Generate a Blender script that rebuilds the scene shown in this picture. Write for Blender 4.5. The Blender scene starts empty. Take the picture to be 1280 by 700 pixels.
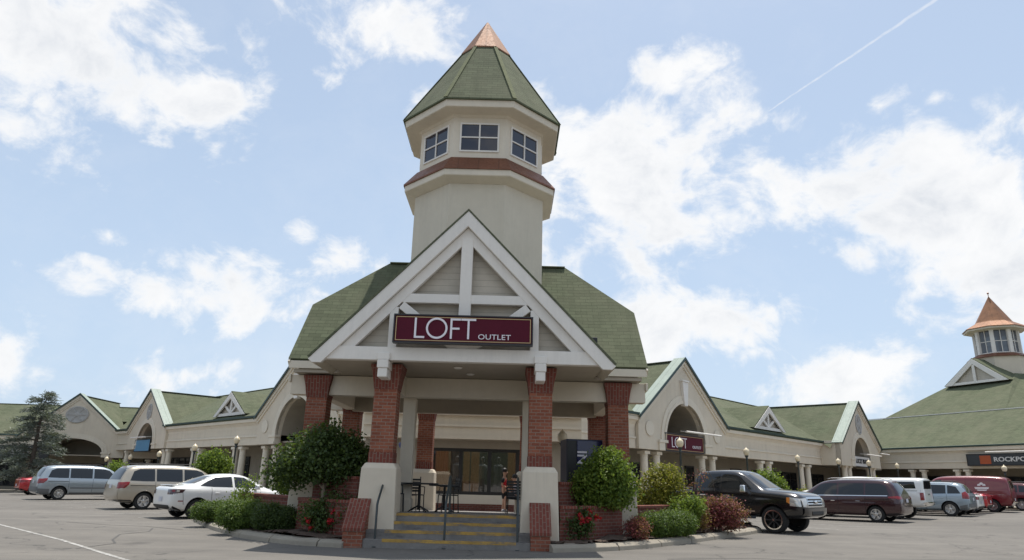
import bpy, bmesh, math, random
from mathutils import Vector, Matrix, Euler
from mathutils.bvhtree import BVHTree
from mathutils.geometry import tessellate_polygon
PI = math.pi
rad = math.radians
D = bpy.data
SC = bpy.context.scene
COL = SC.collection
RND = random.Random(7)

# ------------------------------------------------------------------ helpers
def ground_z(x):
    x = max(-60.0, min(60.0, x))
    if x < -25: return -0.15 + 0.016 * (x + 25)
    if x > 15: return 0.09 + 0.02 * (x - 15)
    return 0.006 * x

class MB:
    """collects shapes, then links them as ONE mesh object"""
    def __init__(s): s.v = []; s.f = []; s.uv = None
    def add(s, vs, fs):
        b = len(s.v); s.v += [tuple(p) for p in vs]; s.f += [tuple(i + b for i in f) for f in fs]; return s
    def box(s, x0, x1, y0, y1, z0, z1, M=None):
        vs = [(x, y, z) for z in (z0, z1) for x, y in ((x0, y0), (x1, y0), (x1, y1), (x0, y1))]
        if M is not None: vs = [M @ Vector(p) for p in vs]
        return s.add(vs, [(3, 2, 1, 0), (4, 5, 6, 7), (0, 1, 5, 4), (1, 2, 6, 5), (2, 3, 7, 6), (3, 0, 4, 7)])
    def frustum(s, a0, b0, z0, a1, b1, z1, c0=(0, 0), c1=(0, 0)):
        vs = [(c0[0] + sx * a0, c0[1] + sy * b0, z0) for sx, sy in ((-1, -1), (1, -1), (1, 1), (-1, 1))]
        vs += [(c1[0] + sx * a1, c1[1] + sy * b1, z1) for sx, sy in ((-1, -1), (1, -1), (1, 1), (-1, 1))]
        return s.add(vs, [(3, 2, 1, 0), (4, 5, 6, 7), (0, 1, 5, 4), (1, 2, 6, 5), (2, 3, 7, 6), (3, 0, 4, 7)])
    def bar(s, p, q, w, h, up=(0, 0, 1)):
        """box beam from p to q, w across, h along up"""
        p = Vector(p); q = Vector(q); d = (q - p).normalized()
        a = d.cross(Vector(up)).normalized(); u = a.cross(d).normalized()
        vs = []
        for c in (p, q):
            for i, j in ((-1, -1), (1, -1), (1, 1), (-1, 1)): vs.append(c + a * (i * w / 2) + u * (j * h / 2))
        return s.add(vs, [(3, 2, 1, 0), (4, 5, 6, 7), (0, 1, 5, 4), (1, 2, 6, 5), (2, 3, 7, 6), (3, 0, 4, 7)])
    def poly(s, pts):
        """one flat polygon (may be concave)"""
        return s.add(pts, [t for t in tessellate_polygon([[Vector(p) for p in pts]])])
    def ngon(s, pts): return s.add(pts, [tuple(range(len(pts)))])
    def prism(s, pts, a, b, axis='y'):
        """outline pts in the plane across axis, extruded from a to b"""
        def m(p, t):
            if axis == 'y': return (p[0], t, p[1])
            if axis == 'x': return (t, p[0], p[1])
            return (p[0], p[1], t)
        n = len(pts)
        tri = tessellate_polygon([[Vector((p[0], p[1], 0)) for p in pts]])
        vs = [m(p, a) for p in pts] + [m(p, b) for p in pts]
        fs = [tuple(t) for t in tri] + [tuple(i + n for i in reversed(t)) for t in tri]
        fs += [(i, (i + 1) % n, (i + 1) % n + n, i + n) for i in range(n)]
        return s.add(vs, fs)
    def tube(s, pts, r, n=8, cap=True):
        pts = [Vector(p) for p in pts]; k = len(pts)
        rs = r if isinstance(r, (list, tuple)) else [r] * k
        vs = []; fs = []; ref = None
        for i, p in enumerate(pts):
            d = (pts[min(i + 1, k - 1)] - pts[max(i - 1, 0)]).normalized()
            if ref is None or abs(ref.dot(d)) > 0.95: ref = Vector((1, 0, 0)) if abs(d.x) < 0.8 else Vector((0, 1, 0))
            a = d.cross(ref).normalized(); b = d.cross(a)
            ref = ref
            for j in range(n):
                t = 2 * PI * j / n; vs.append(p + (a * math.cos(t) + b * math.sin(t)) * rs[i])
        for i in range(k - 1):
            for j in range(n): fs.append((i * n + j, i * n + (j + 1) % n, (i + 1) * n + (j + 1) % n, (i + 1) * n + j))
        if cap: fs += [tuple(range(n - 1, -1, -1)), tuple((k - 1) * n + j for j in range(n))]
        return s.add(vs, fs)
    def lathe(s, prof, n=16, c=(0, 0, 0), axis='z', ph=0.0, close=False, cap=True):
        vs = []; fs = []; k = len(prof)
        for r, z in prof:
            for j in range(n):
                t = 2 * PI * j / n + ph; a, b = r * math.cos(t), r * math.sin(t)
                p = (a, b, z) if axis == 'z' else ((a, z, b) if axis == 'y' else (z, a, b))
                vs.append((p[0] + c[0], p[1] + c[1], p[2] + c[2]))
        for i in range(k - 1 + (1 if close else 0)):
            i2 = (i + 1) % k
            for j in range(n): fs.append((i * n + j, i * n + (j + 1) % n, i2 * n + (j + 1) % n, i2 * n + j))
        if not close and cap:
            if prof[0][0] > 1e-5: fs.append(tuple(range(n - 1, -1, -1)))
            if prof[-1][0] > 1e-5: fs.append(tuple((k - 1) * n + j for j in range(n)))
        return s.add(vs, fs)
    def ring(s, prof, n=8, c=(0, 0)):
        """octagonal lathe with a flat side to the front: prof is a list of (apothem, z)"""
        return s.lathe([(a / math.cos(PI / n), z) for a, z in prof], n, (c[0], c[1], 0), 'z', PI / n)
    def mesh(s, name, mat, smooth=False):
        me = D.meshes.new(name); me.from_pydata(s.v, [], s.f)
        bm = bmesh.new(); bm.from_mesh(me)
        bmesh.ops.remove_doubles(bm, verts=bm.verts, dist=1e-5)
        bmesh.ops.recalc_face_normals(bm, faces=bm.faces)
        bm.to_mesh(me); bm.free()
        for m in (mat if isinstance(mat, (list, tuple)) else [mat]): me.materials.append(m)
        if smooth:
            for p in me.polygons: p.use_smooth = True
            if smooth != True and hasattr(me, 'set_sharp_from_angle'): me.set_sharp_from_angle(angle=rad(smooth))
        return me
    def build(s, name, mat, parent=None, smooth=False, bevel=0, loc=None, rz=0, seg=2):
        o = D.objects.new(name, s.mesh(name, mat, smooth)); COL.objects.link(o)
        if parent is not None: o.parent = parent
        if loc is not None: o.location = loc
        if rz: o.rotation_euler.z = rz
        if bevel:
            b = o.modifiers.new('edge', 'BEVEL'); b.width = bevel; b.segments = seg; b.limit_method = 'ANGLE'; b.angle_limit = rad(40)
            b.harden_normals = False
        return o

def tag(o, label=None, cat=None, group=None, kind=None):
    if label: o['label'] = label
    if cat: o['category'] = cat
    if group: o['group'] = group
    if kind: o['kind'] = kind
    return o
def thing(name, label, cat, loc=(0, 0, 0), rz=0.0, group=None):
    o = D.objects.new(name, None); COL.objects.link(o); o.empty_display_size = 0.2
    o.location = loc; o.rotation_euler = (0, 0, rz)
    return tag(o, label, cat, group)
def dup(o, parent=None):
    c = o.copy(); COL.objects.link(c)
    if parent is not None: c.parent = parent
    for ch in list(o.children): dup(ch, c)
    return c

# ------------------------------------------------------------------ materials
MATS = {}
class NT:
    def __init__(s, tree): s.t = tree; s.n = tree.nodes; s.l = tree.links
    def add(s, typ, **kw):
        n = s.n.new(typ)
        for k, v in kw.items():
            if k == 'inp':
                for a, b in v.items():
                    if hasattr(b, 'links'): s.l.new(b, n.inputs[a])
                    else: n.inputs[a].default_value = b
            else: setattr(n, k, v)
        return n
    def math(s, op, a, b=None, clamp=False):
        n = s.n.new('ShaderNodeMath'); n.operation = op; n.use_clamp = clamp
        for i, x in enumerate((a, b)):
            if x is None: continue
            if hasattr(x, 'links'): s.l.new(x, n.inputs[i])
            else: n.inputs[i].default_value = x
        return n.outputs[0]
    def vmath(s, op, a, b=None):
        n = s.n.new('ShaderNodeVectorMath'); n.operation = op
        for i, x in enumerate((a, b)):
            if x is None: continue
            if hasattr(x, 'links'): s.l.new(x, n.inputs[i])
            else: n.inputs[i].default_value = x
        return n.outputs['Value'] if op in ('DOT_PRODUCT', 'LENGTH') else n.outputs['Vector']
    def rng(s, x, a, b, c=0.0, d=1.0, smooth=False):
        n = s.n.new('ShaderNodeMapRange'); n.clamp = True
        if smooth: n.interpolation_type = 'SMOOTHSTEP'
        s.l.new(x, n.inputs['Value'])
        for k, v in zip(('From Min', 'From Max', 'To Min', 'To Max'), (a, b, c, d)): n.inputs[k].default_value = v
        return n.outputs['Result']
    def mix(s, f, a, b, mode='MIX'):
        n = s.n.new('ShaderNodeMix'); n.data_type = 'RGBA'; n.blend_type = mode
        for i, x in ((0, f), (6, a), (7, b)):
            if hasattr(x, 'links'): s.l.new(x, n.inputs[i])
            else: n.inputs[i].default_value = x if i == 0 else (tuple(x) + (1,) if len(x) == 3 else x)
        return n.outputs[2]
    def noise(s, vec, scale, detail=4, rough=0.55, out='Fac'):
        n = s.n.new('ShaderNodeTexNoise'); s.l.new(vec, n.inputs['Vector'])
        n.inputs['Scale'].default_value = scale; n.inputs['Detail'].default_value = detail; n.inputs['Roughness'].default_value = rough
        return n.outputs[out]
def newmat(name):
    m = D.materials.new(name); m.use_nodes = True
    t = NT(m.node_tree); t.n.clear()
    out = t.add('ShaderNodeOutputMaterial'); p = t.add('ShaderNodeBsdfPrincipled')
    t.l.new(p.outputs[0], out.inputs[0])
    MATS[name] = m
    return m, t, p, out
def obj_vec(t): return t.add('ShaderNodeTexCoord').outputs['Object']
def wall_vec(t):
    """(along, up) running in the surface itself, whatever its slope"""
    tc = t.add('ShaderNodeTexCoord')
    N = tc.outputs['Normal']; P = tc.outputs['Object']
    h = t.vmath('NORMALIZE', t.vmath('CROSS_PRODUCT', (0, 0, 1), N))
    sx = t.add('ShaderNodeSeparateXYZ', inp={0: P}); sn = t.add('ShaderNodeSeparateXYZ', inp={0: N})
    nz2 = t.math('MULTIPLY', sn.outputs[2], sn.outputs[2])
    sl = t.math('SQRT', t.math('MAXIMUM', t.math('SUBTRACT', 1.0, nz2), 0.02))
    flat = t.math('GREATER_THAN', nz2, 0.96)
    u = t.math('ADD', t.math('MULTIPLY', t.vmath('DOT_PRODUCT', P, h), t.math('SUBTRACT', 1.0, flat)), t.math('MULTIPLY', sx.outputs[0], flat))
    v = t.math('ADD', t.math('MULTIPLY', t.math('DIVIDE', sx.outputs[2], sl), t.math('SUBTRACT', 1.0, flat)), t.math('MULTIPLY', sx.outputs[1], flat))
    return t.add('ShaderNodeCombineXYZ', inp={0: u, 1: v}).outputs[0], u, v, P
def hsv(c, f): return tuple(max(0, min(1, x * f)) for x in c)
def basic(name, col, rough=0.6, var=0.12, scale=2.0, metal=0.0, bump=0.0, bscale=80, spec=0.5, streak=0.0, coat=0.0):
    m, t, p, out = newmat(name); v = obj_vec(t)
    n1 = t.noise(v, scale, 5); n2 = t.noise(v, scale * 9, 3)
    f = t.math('ADD', t.math('MULTIPLY', n1, 0.7), t.math('MULTIPLY', n2, 0.3))
    c = t.mix(t.rng(f, 0.3, 0.7), hsv(col, 1 - var), hsv(col, 1 + var))
    if streak:
        mp = t.add('ShaderNodeMapping', inp={'Vector': v}); mp.inputs['Scale'].default_value = (2.2, 2.2, 0.16)
        s = t.math('MULTIPLY', t.rng(t.noise(mp.outputs[0], 1.6, 7, 0.72), 0.44, 0.78, 0, streak * 1.5), t.rng(t.noise(v, 0.45, 3), 0.35, 0.6))
        c = t.mix(s, c, hsv(col, 0.5))
    t.l.new(c, p.inputs['Base Color'])
    p.inputs['Roughness'].default_value = rough; p.inputs['Metallic'].default_value = metal
    p.inputs['Specular IOR Level'].default_value = spec
    if coat: p.inputs['Coat Weight'].default_value = coat; p.inputs['Coat Roughness'].default_value = 0.04
    if bump:
        b = t.add('ShaderNodeBump', inp={'Strength': bump, 'Distance': 0.01, 'Height': t.noise(v, bscale, 4)})
        t.l.new(b.outputs[0], p.inputs['Normal'])
    return m
def brick_mat(name, c1, c2, mortar, bw=0.225, rh=0.082, soldier=False, ms=0.010):
    m, t, p, out = newmat(name); uv, u, v, P = wall_vec(t)
    vec = t.add('ShaderNodeCombineXYZ', inp={0: v, 1: u}).outputs[0] if soldier else uv
    b = t.add('ShaderNodeTexBrick', inp={'Vector': vec, 'Color1': c1 + (1,), 'Color2': c2 + (1,), 'Mortar': mortar + (1,), 'Scale': 1.0,
        'Mortar Size': ms, 'Mortar Smooth': 0.25, 'Bias': -0.1, 'Brick Width': bw, 'Row Height': rh})
    n = t.noise(P, 1.7, 5); n2 = t.noise(P, 26, 4)
    c = t.mix(t.rng(n, 0.35, 0.7, 0, 0.5), b.outputs['Color'], hsv(c1, 0.5))
    c = t.mix(t.rng(n2, 0.45, 0.8, 0, 0.35), c, hsv(c2, 1.35))
    t.l.new(c, p.inputs['Base Color']); p.inputs['Roughness'].default_value = 0.85; p.inputs['Specular IOR Level'].default_value = 0.25
    h = t.math('ADD', t.math('MULTIPLY', b.outputs['Fac'], -1.0), t.math('MULTIPLY', n2, 0.4))
    bp = t.add('ShaderNodeBump', inp={'Strength': 0.7, 'Distance': 0.012, 'Height': h}); t.l.new(bp.outputs[0], p.inputs['Normal'])
    return m
def shingle_mat(name, c):
    m, t, p, out = newmat(name); uv, u, v, P = wall_vec(t)
    b = t.add('ShaderNodeTexBrick', inp={'Vector': uv, 'Color1': hsv(c, 0.82) + (1,), 'Color2': hsv(c, 1.18) + (1,), 'Mortar': hsv(c, 0.5) + (1,),
        'Scale': 1.0, 'Mortar Size': 0.008, 'Mortar Smooth': 0.3, 'Brick Width': 0.33, 'Row Height': 0.145})
    n = t.noise(P, 0.6, 6, 0.6); n2 = t.noise(P, 60, 3)
    mp = t.add('ShaderNodeMapping', inp={'Vector': uv}); mp.inputs['Scale'].default_value = (2.2, 0.3, 1)
    st = t.noise(mp.outputs[0], 1.5, 5, 0.6)
    col = t.mix(t.rng(n, 0.35, 0.7, 0, 0.6), b.outputs['Color'], hsv((c[0] * 1.15, c[1], c[2] * 1.1), 1.3))
    col = t.mix(t.rng(st, 0.5, 0.75, 0, 0.45), col, hsv(c, 0.62))
    col = t.mix(t.rng(n2, 0.4, 0.75, 0, 0.3), col, hsv(c, 1.5))
    t.l.new(col, p.inputs['Base Color']); p.inputs['Roughness'].default_value = 0.95; p.inputs['Specular IOR Level'].default_value = 0.15
    saw = t.math('FRACT', t.math('DIVIDE', v, 0.145))
    h = t.math('ADD', t.math('MULTIPLY', saw, -1.0), t.math('MULTIPLY', n2, 0.5))
    bp = t.add('ShaderNodeBump', inp={'Strength': 0.6, 'Distance': 0.012, 'Height': h}); t.l.new(bp.outputs[0], p.inputs['Normal'])
    return m
def siding_mat(name, c, pitch=0.16):
    m, t, p, out = newmat(name); uv, u, v, P = wall_vec(t)
    saw = t.math('FRACT', t.math('DIVIDE', v, pitch))
    n = t.noise(P, 2.0, 5)
    col = t.mix(t.rng(n, 0.3, 0.7), hsv(c, 0.88), hsv(c, 1.1))
    col = t.mix(t.rng(saw, 0.0, 0.1, 0.55, 0.0), col, hsv(c, 0.35))
    t.l.new(col, p.inputs['Base Color']); p.inputs['Roughness'].default_value = 0.7
    bp = t.add('ShaderNodeBump', inp={'Strength': 0.6, 'Distance': 0.02, 'Height': t.math('MULTIPLY', saw, -1.0)}); t.l.new(bp.outputs[0], p.inputs['Normal'])
    return m
def metal_roof_mat(name, c, seam=0.4, rough=0.45, metal=0.0, var=0.2):
    m, t, p, out = newmat(name); uv, u, v, P = wall_vec(t)
    fr = t.math('FRACT', t.math('DIVIDE', u, seam))
    line = t.math('LESS_THAN', fr, 0.06)
    n = t.noise(P, 1.3, 6, 0.65); n2 = t.noise(P, 14, 4)
    col = t.mix(t.rng(n, 0.3, 0.72), hsv(c, 1 - var), hsv(c, 1 + var))
    col = t.mix(t.rng(n2, 0.5, 0.8, 0, 0.3), col, hsv(c, 0.6))
    col = t.mix(t.math('MULTIPLY', line, 0.45), col, hsv(c, 0.45))
    t.l.new(col, p.inputs['Base Color']); p.inputs['Metallic'].default_value = metal
    t.l.new(t.rng(n2, 0.3, 0.7, rough - 0.1, rough + 0.15), p.inputs['Roughness'])
    bp = t.add('ShaderNodeBump', inp={'Strength': 0.5, 'Distance': 0.02, 'Height': line}); t.l.new(bp.outputs[0], p.inputs['Normal'])
    return m
def leaf_mat(name, dark, mid, light, trans=0.35):
    m, t, p, out = newmat(name)
    a = t.add('ShaderNodeAttribute', attribute_name='tone')
    r = t.add('ShaderNodeValToRGB', inp={0: a.outputs['Fac']})
    r.color_ramp.elements[0].color = dark + (1,); r.color_ramp.elements[0].position = 0.05
    r.color_ramp.elements[1].color = light + (1,); r.color_ramp.elements[1].position = 0.97
    e = r.color_ramp.elements.new(0.55); e.color = mid + (1,)
    t.l.new(r.outputs[0], p.inputs['Base Color']); p.inputs['Roughness'].default_value = 0.5; p.inputs['Specular IOR Level'].default_value = 0.35
    tr = t.add('ShaderNodeBsdfTranslucent'); c2 = t.mix(0.4, r.outputs[0], (0.28, 0.38, 0.04)); t.l.new(c2, tr.inputs[0])
    mx = t.add('ShaderNodeMixShader', inp={0: trans}); t.l.new(p.outputs[0], mx.inputs[1]); t.l.new(tr.outputs[0], mx.inputs[2])
    t.l.new(mx.outputs[0], out.inputs[0])
    return m
def glass_mat(name, tint=(0.02, 0.022, 0.026), see=0.0, rough=0.03):
    m, t, p, out = newmat(name)
    p.inputs['Base Color'].default_value = tint + (1,); p.inputs['Roughness'].default_value = rough
    p.inputs['IOR'].default_value = 1.52; p.inputs['Specular IOR Level'].default_value = 0.6
    v = obj_vec(t); bp = t.add('ShaderNodeBump', inp={'Strength': 0.03, 'Distance': 0.05, 'Height': t.noise(v, 1.5, 2)}); t.l.new(bp.outputs[0], p.inputs['Normal'])
    if see:
        tr = t.add('ShaderNodeBsdfTransparent', inp={0: (0.75, 0.78, 0.78, 1)})
        mx = t.add('ShaderNodeMixShader', inp={0: see}); t.l.new(p.outputs[0], mx.inputs[1]); t.l.new(tr.outputs[0], mx.inputs[2]); t.l.new(mx.outputs[0], out.inputs[0])
    return m
def paint_mat(name, col, metal=0.0, rough=0.3):
    m, t, p, out = newmat(name); v = obj_vec(t)
    n = t.noise(v, 3.0, 4); z = t.add('ShaderNodeSeparateXYZ', inp={0: v}).outputs[2]
    dirt = t.math('MULTIPLY', t.rng(z, 0.55, 0.15, 0, 0.45), t.rng(n, 0.35, 0.65))
    c = t.mix(dirt, col, (0.17, 0.15, 0.13))
    t.l.new(c, p.inputs['Base Color']); p.inputs['Metallic'].default_value = metal
    t.l.new(t.math('ADD', t.math('MULTIPLY', dirt, 0.5), rough), p.inputs['Roughness'])
    p.inputs['Coat Weight'].default_value = 0.9; p.inputs['Coat Roughness'].default_value = 0.05
    return m

M_STUCCO = basic('cream_stucco', (0.66, 0.585, 0.47), 0.85, 0.06, 0.8, bump=0.35, bscale=120, spec=0.2, streak=0.22)
M_TOWER = basic('tower_stucco', (0.62, 0.565, 0.46), 0.85, 0.06, 0.8, bump=0.35, bscale=120, spec=0.2, streak=0.2)
M_TRIM = basic('cream_trim', (0.70, 0.63, 0.515), 0.7, 0.06, 1.0, bump=0.1, spec=0.3, streak=0.15)
M_WHITE = basic('white_painted_wood', (0.78, 0.74, 0.68), 0.6, 0.05, 1.5, bump=0.15, bscale=40, spec=0.35, streak=0.18)
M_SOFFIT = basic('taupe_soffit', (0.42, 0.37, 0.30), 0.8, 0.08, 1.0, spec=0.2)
M_SIDING = siding_mat('taupe_siding', (0.50, 0.45, 0.37))
M_BRICK = brick_mat('red_brick', (0.225, 0.072, 0.043), (0.34, 0.125, 0.075), (0.30, 0.215, 0.165), 0.205, 0.076)
M_SOLDIER = brick_mat('red_soldier_brick', (0.21, 0.060, 0.042), (0.165, 0.050, 0.037), (0.25, 0.175, 0.135), 0.205, 0.076, soldier=True)
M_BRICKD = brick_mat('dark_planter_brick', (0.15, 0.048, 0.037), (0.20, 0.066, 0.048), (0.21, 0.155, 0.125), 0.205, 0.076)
M_SHINGLE = shingle_mat('green_shingles', (0.100, 0.114, 0.070))
M_HIP = basic('hip_shingle', (0.17, 0.18, 0.105), 0.95, 0.2, 9.0, bump=0.5, bscale=60, spec=0.15)
M_PALEROOF = metal_roof_mat('pale_green_metal', (0.29, 0.345, 0.295), 0.5, 0.65, 0.0, 0.1)
M_DGREEN = basic('dark_green_gutter', (0.022, 0.05, 0.042), 0.45, 0.15)
M_COPPER = metal_roof_mat('copper_sheet', (0.25, 0.118, 0.058), 0.5, 0.55, 0.35, 0.34)
M_COPPERB = metal_roof_mat('brown_copper_band', (0.20, 0.080, 0.042), 0.6, 0.5, 0.35, 0.22)
M_GLASS = glass_mat('store_glass', rough=.08)
MATS['store_glass'].node_tree.nodes['Principled BSDF'].inputs['Specular IOR Level'].default_value = .35
M_GLASSB = glass_mat('tower_glass', (0.025, 0.028, 0.045))
M_CARGLASS = glass_mat('car_glass', (0.012, 0.014, 0.016))
M_CLEAR = glass_mat('display_glass', (0.02, 0.02, 0.02), 0.40)
MATS['display_glass'].node_tree.nodes['Principled BSDF'].inputs['IOR'].default_value = 2.3
M_FRAME = basic('dark_window_frame', (0.016, 0.016, 0.016), 0.45)
M_DARK = basic('dark_interior', (0.035, 0.032, 0.03), 0.9)
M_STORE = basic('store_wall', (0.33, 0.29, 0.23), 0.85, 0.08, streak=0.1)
M_CONC = basic('concrete', (0.30, 0.268, 0.218), 0.9, 0.16, 1.2, bump=0.5, bscale=50, spec=0.2)
M_STEP = basic('grey_step_concrete', (0.215, 0.203, 0.19), 0.9, 0.2, 2.0, bump=0.4, bscale=60, spec=0.2, streak=0.35)
M_YELLOW = basic('worn_yellow_paint', (0.42, 0.255, 0.06), 0.8, 0.35, 4.0, bump=0.2)
def wear(m, col, a, b, sc):
    t = NT(m.node_tree); p = m.node_tree.nodes['Principled BSDF']; l = p.inputs['Base Color'].links[0].from_socket; v = obj_vec(t)
    mp = t.add('ShaderNodeMapping', inp={'Vector': v}); mp.inputs['Scale'].default_value = (1, 1, 3)
    c = t.mix(t.rng(t.noise(mp.outputs[0], sc, 7, .72), a, b), l, col); t.l.new(c, p.inputs['Base Color'])
wear(M_YELLOW, (.17, .15, .13), .46, .63, 3.2); wear(M_STEP, (.10, .095, .095), .52, .75, 2.2)
M_RAIL = basic('green_grey_rail', (0.036, 0.046, 0.046), 0.4, 0.15)
M_BLACK = basic('black_metal', (0.016, 0.016, 0.017), 0.45, 0.2)
M_RUBBER = basic('tyre_rubber', (0.018, 0.018, 0.018), 0.9, 0.2)
M_ALLOY = basic('alloy_rim', (0.55, 0.55, 0.55), 0.3, 0.05, metal=0.9)
M_CHROME = basic('chrome', (0.75, 0.75, 0.75), 0.12, 0.03, metal=1.0)
M_BLKTRIM = basic('black_plastic', (0.02, 0.02, 0.021), 0.6, 0.1)
M_GREYTRIM = basic('grey_plastic', (0.12, 0.125, 0.13), 0.6, 0.1)
M_REDLAMP = basic('red_lamp', (0.20, 0.004, 0.006), 0.2, 0.15, 8.0, coat=0.6)
M_CLRLAMP = basic('clear_lamp', (0.62, 0.60, 0.56), 0.12, 0.08, metal=0.4, coat=0.8)
M_AMBER = basic('amber_lamp', (0.65, 0.22, 0.04), 0.2, coat=0.8)
M_PLATE = basic('number_plate', (0.55, 0.55, 0.6), 0.5, 0.1)
M_PAINTW = basic('white_road_paint', (0.40, 0.39, 0.365), 0.9, 0.3, 5.0)
M_GLOBE = basic('lamp_globe', (0.74, 0.63, 0.44), 0.3, 0.05, 6.0)
M_BARK = basic('pale_bark', (0.27, 0.22, 0.17), 0.9, 0.2, 8.0, bump=0.5, bscale=30)
M_BARKD = basic('dark_bark', (0.09, 0.07, 0.055), 0.9, 0.2, 8.0, bump=0.5, bscale=30)
M_BURG = basic('burgundy_sign', (0.085, 0.006, 0.019), 0.6, 0.1, spec=0.2)
M_SIGNW = basic('sign_lettering', (0.80, 0.76, 0.80), 0.5, 0.03)
M_GOLD = basic('gold_line', (0.55, 0.40, 0.20), 0.5, 0.05)
M_SIGNK = basic('black_sign', (0.022, 0.022, 0.024), 0.45, 0.1)
M_SIGNLT = basic('white_sign', (0.68, 0.67, 0.65), 0.5, 0.04)
M_SIGNBL = basic('blue_sign', (0.10, 0.26, 0.42), 0.5, 0.06)
M_MULCH = basic('mulch', (0.075, 0.05, 0.036), 0.95, 0.5, 14.0, bump=1.0, bscale=40)
wear(M_PAINTW, (.19, .178, .158), .44, .60, 7.0)
# ------------------------------------------------------------------ camera, sun, sky
PITCH, ROLL = rad(16.4), rad(1.5)
cam = D.cameras.new('camera'); co = D.objects.new('camera', cam); COL.objects.link(co)
cam.sensor_width = 36.0; cam.lens = 36.0 * 853 / 1280; cam.clip_end = 4000; cam.clip_start = 0.1
co.matrix_world = Matrix.Translation((0, 0, 1.42)) @ Matrix.Rotation(PI / 2 + PITCH, 4, 'X') @ Matrix.Rotation(ROLL, 4, 'Z')
SC.camera = co
SC.view_settings.view_transform = 'Standard'; SC.view_settings.look = 'None'; SC.view_settings.exposure = 0
SUN_EL = rad(73)
hx, hy = 0.41, 0.91
sl = D.lights.new('sun', 'SUN'); sl.energy = 4.9; sl.angle = rad(0.5); sl.color = (1.0, 0.95, 0.87)
so = D.objects.new('sun', sl); COL.objects.link(so)
sdir = Vector((hx * math.cos(SUN_EL), hy * math.cos(SUN_EL), math.sin(SUN_EL)))
so.rotation_euler = sdir.to_track_quat('Z', 'Y').to_euler(); so.location = (20, 40, 80)

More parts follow.
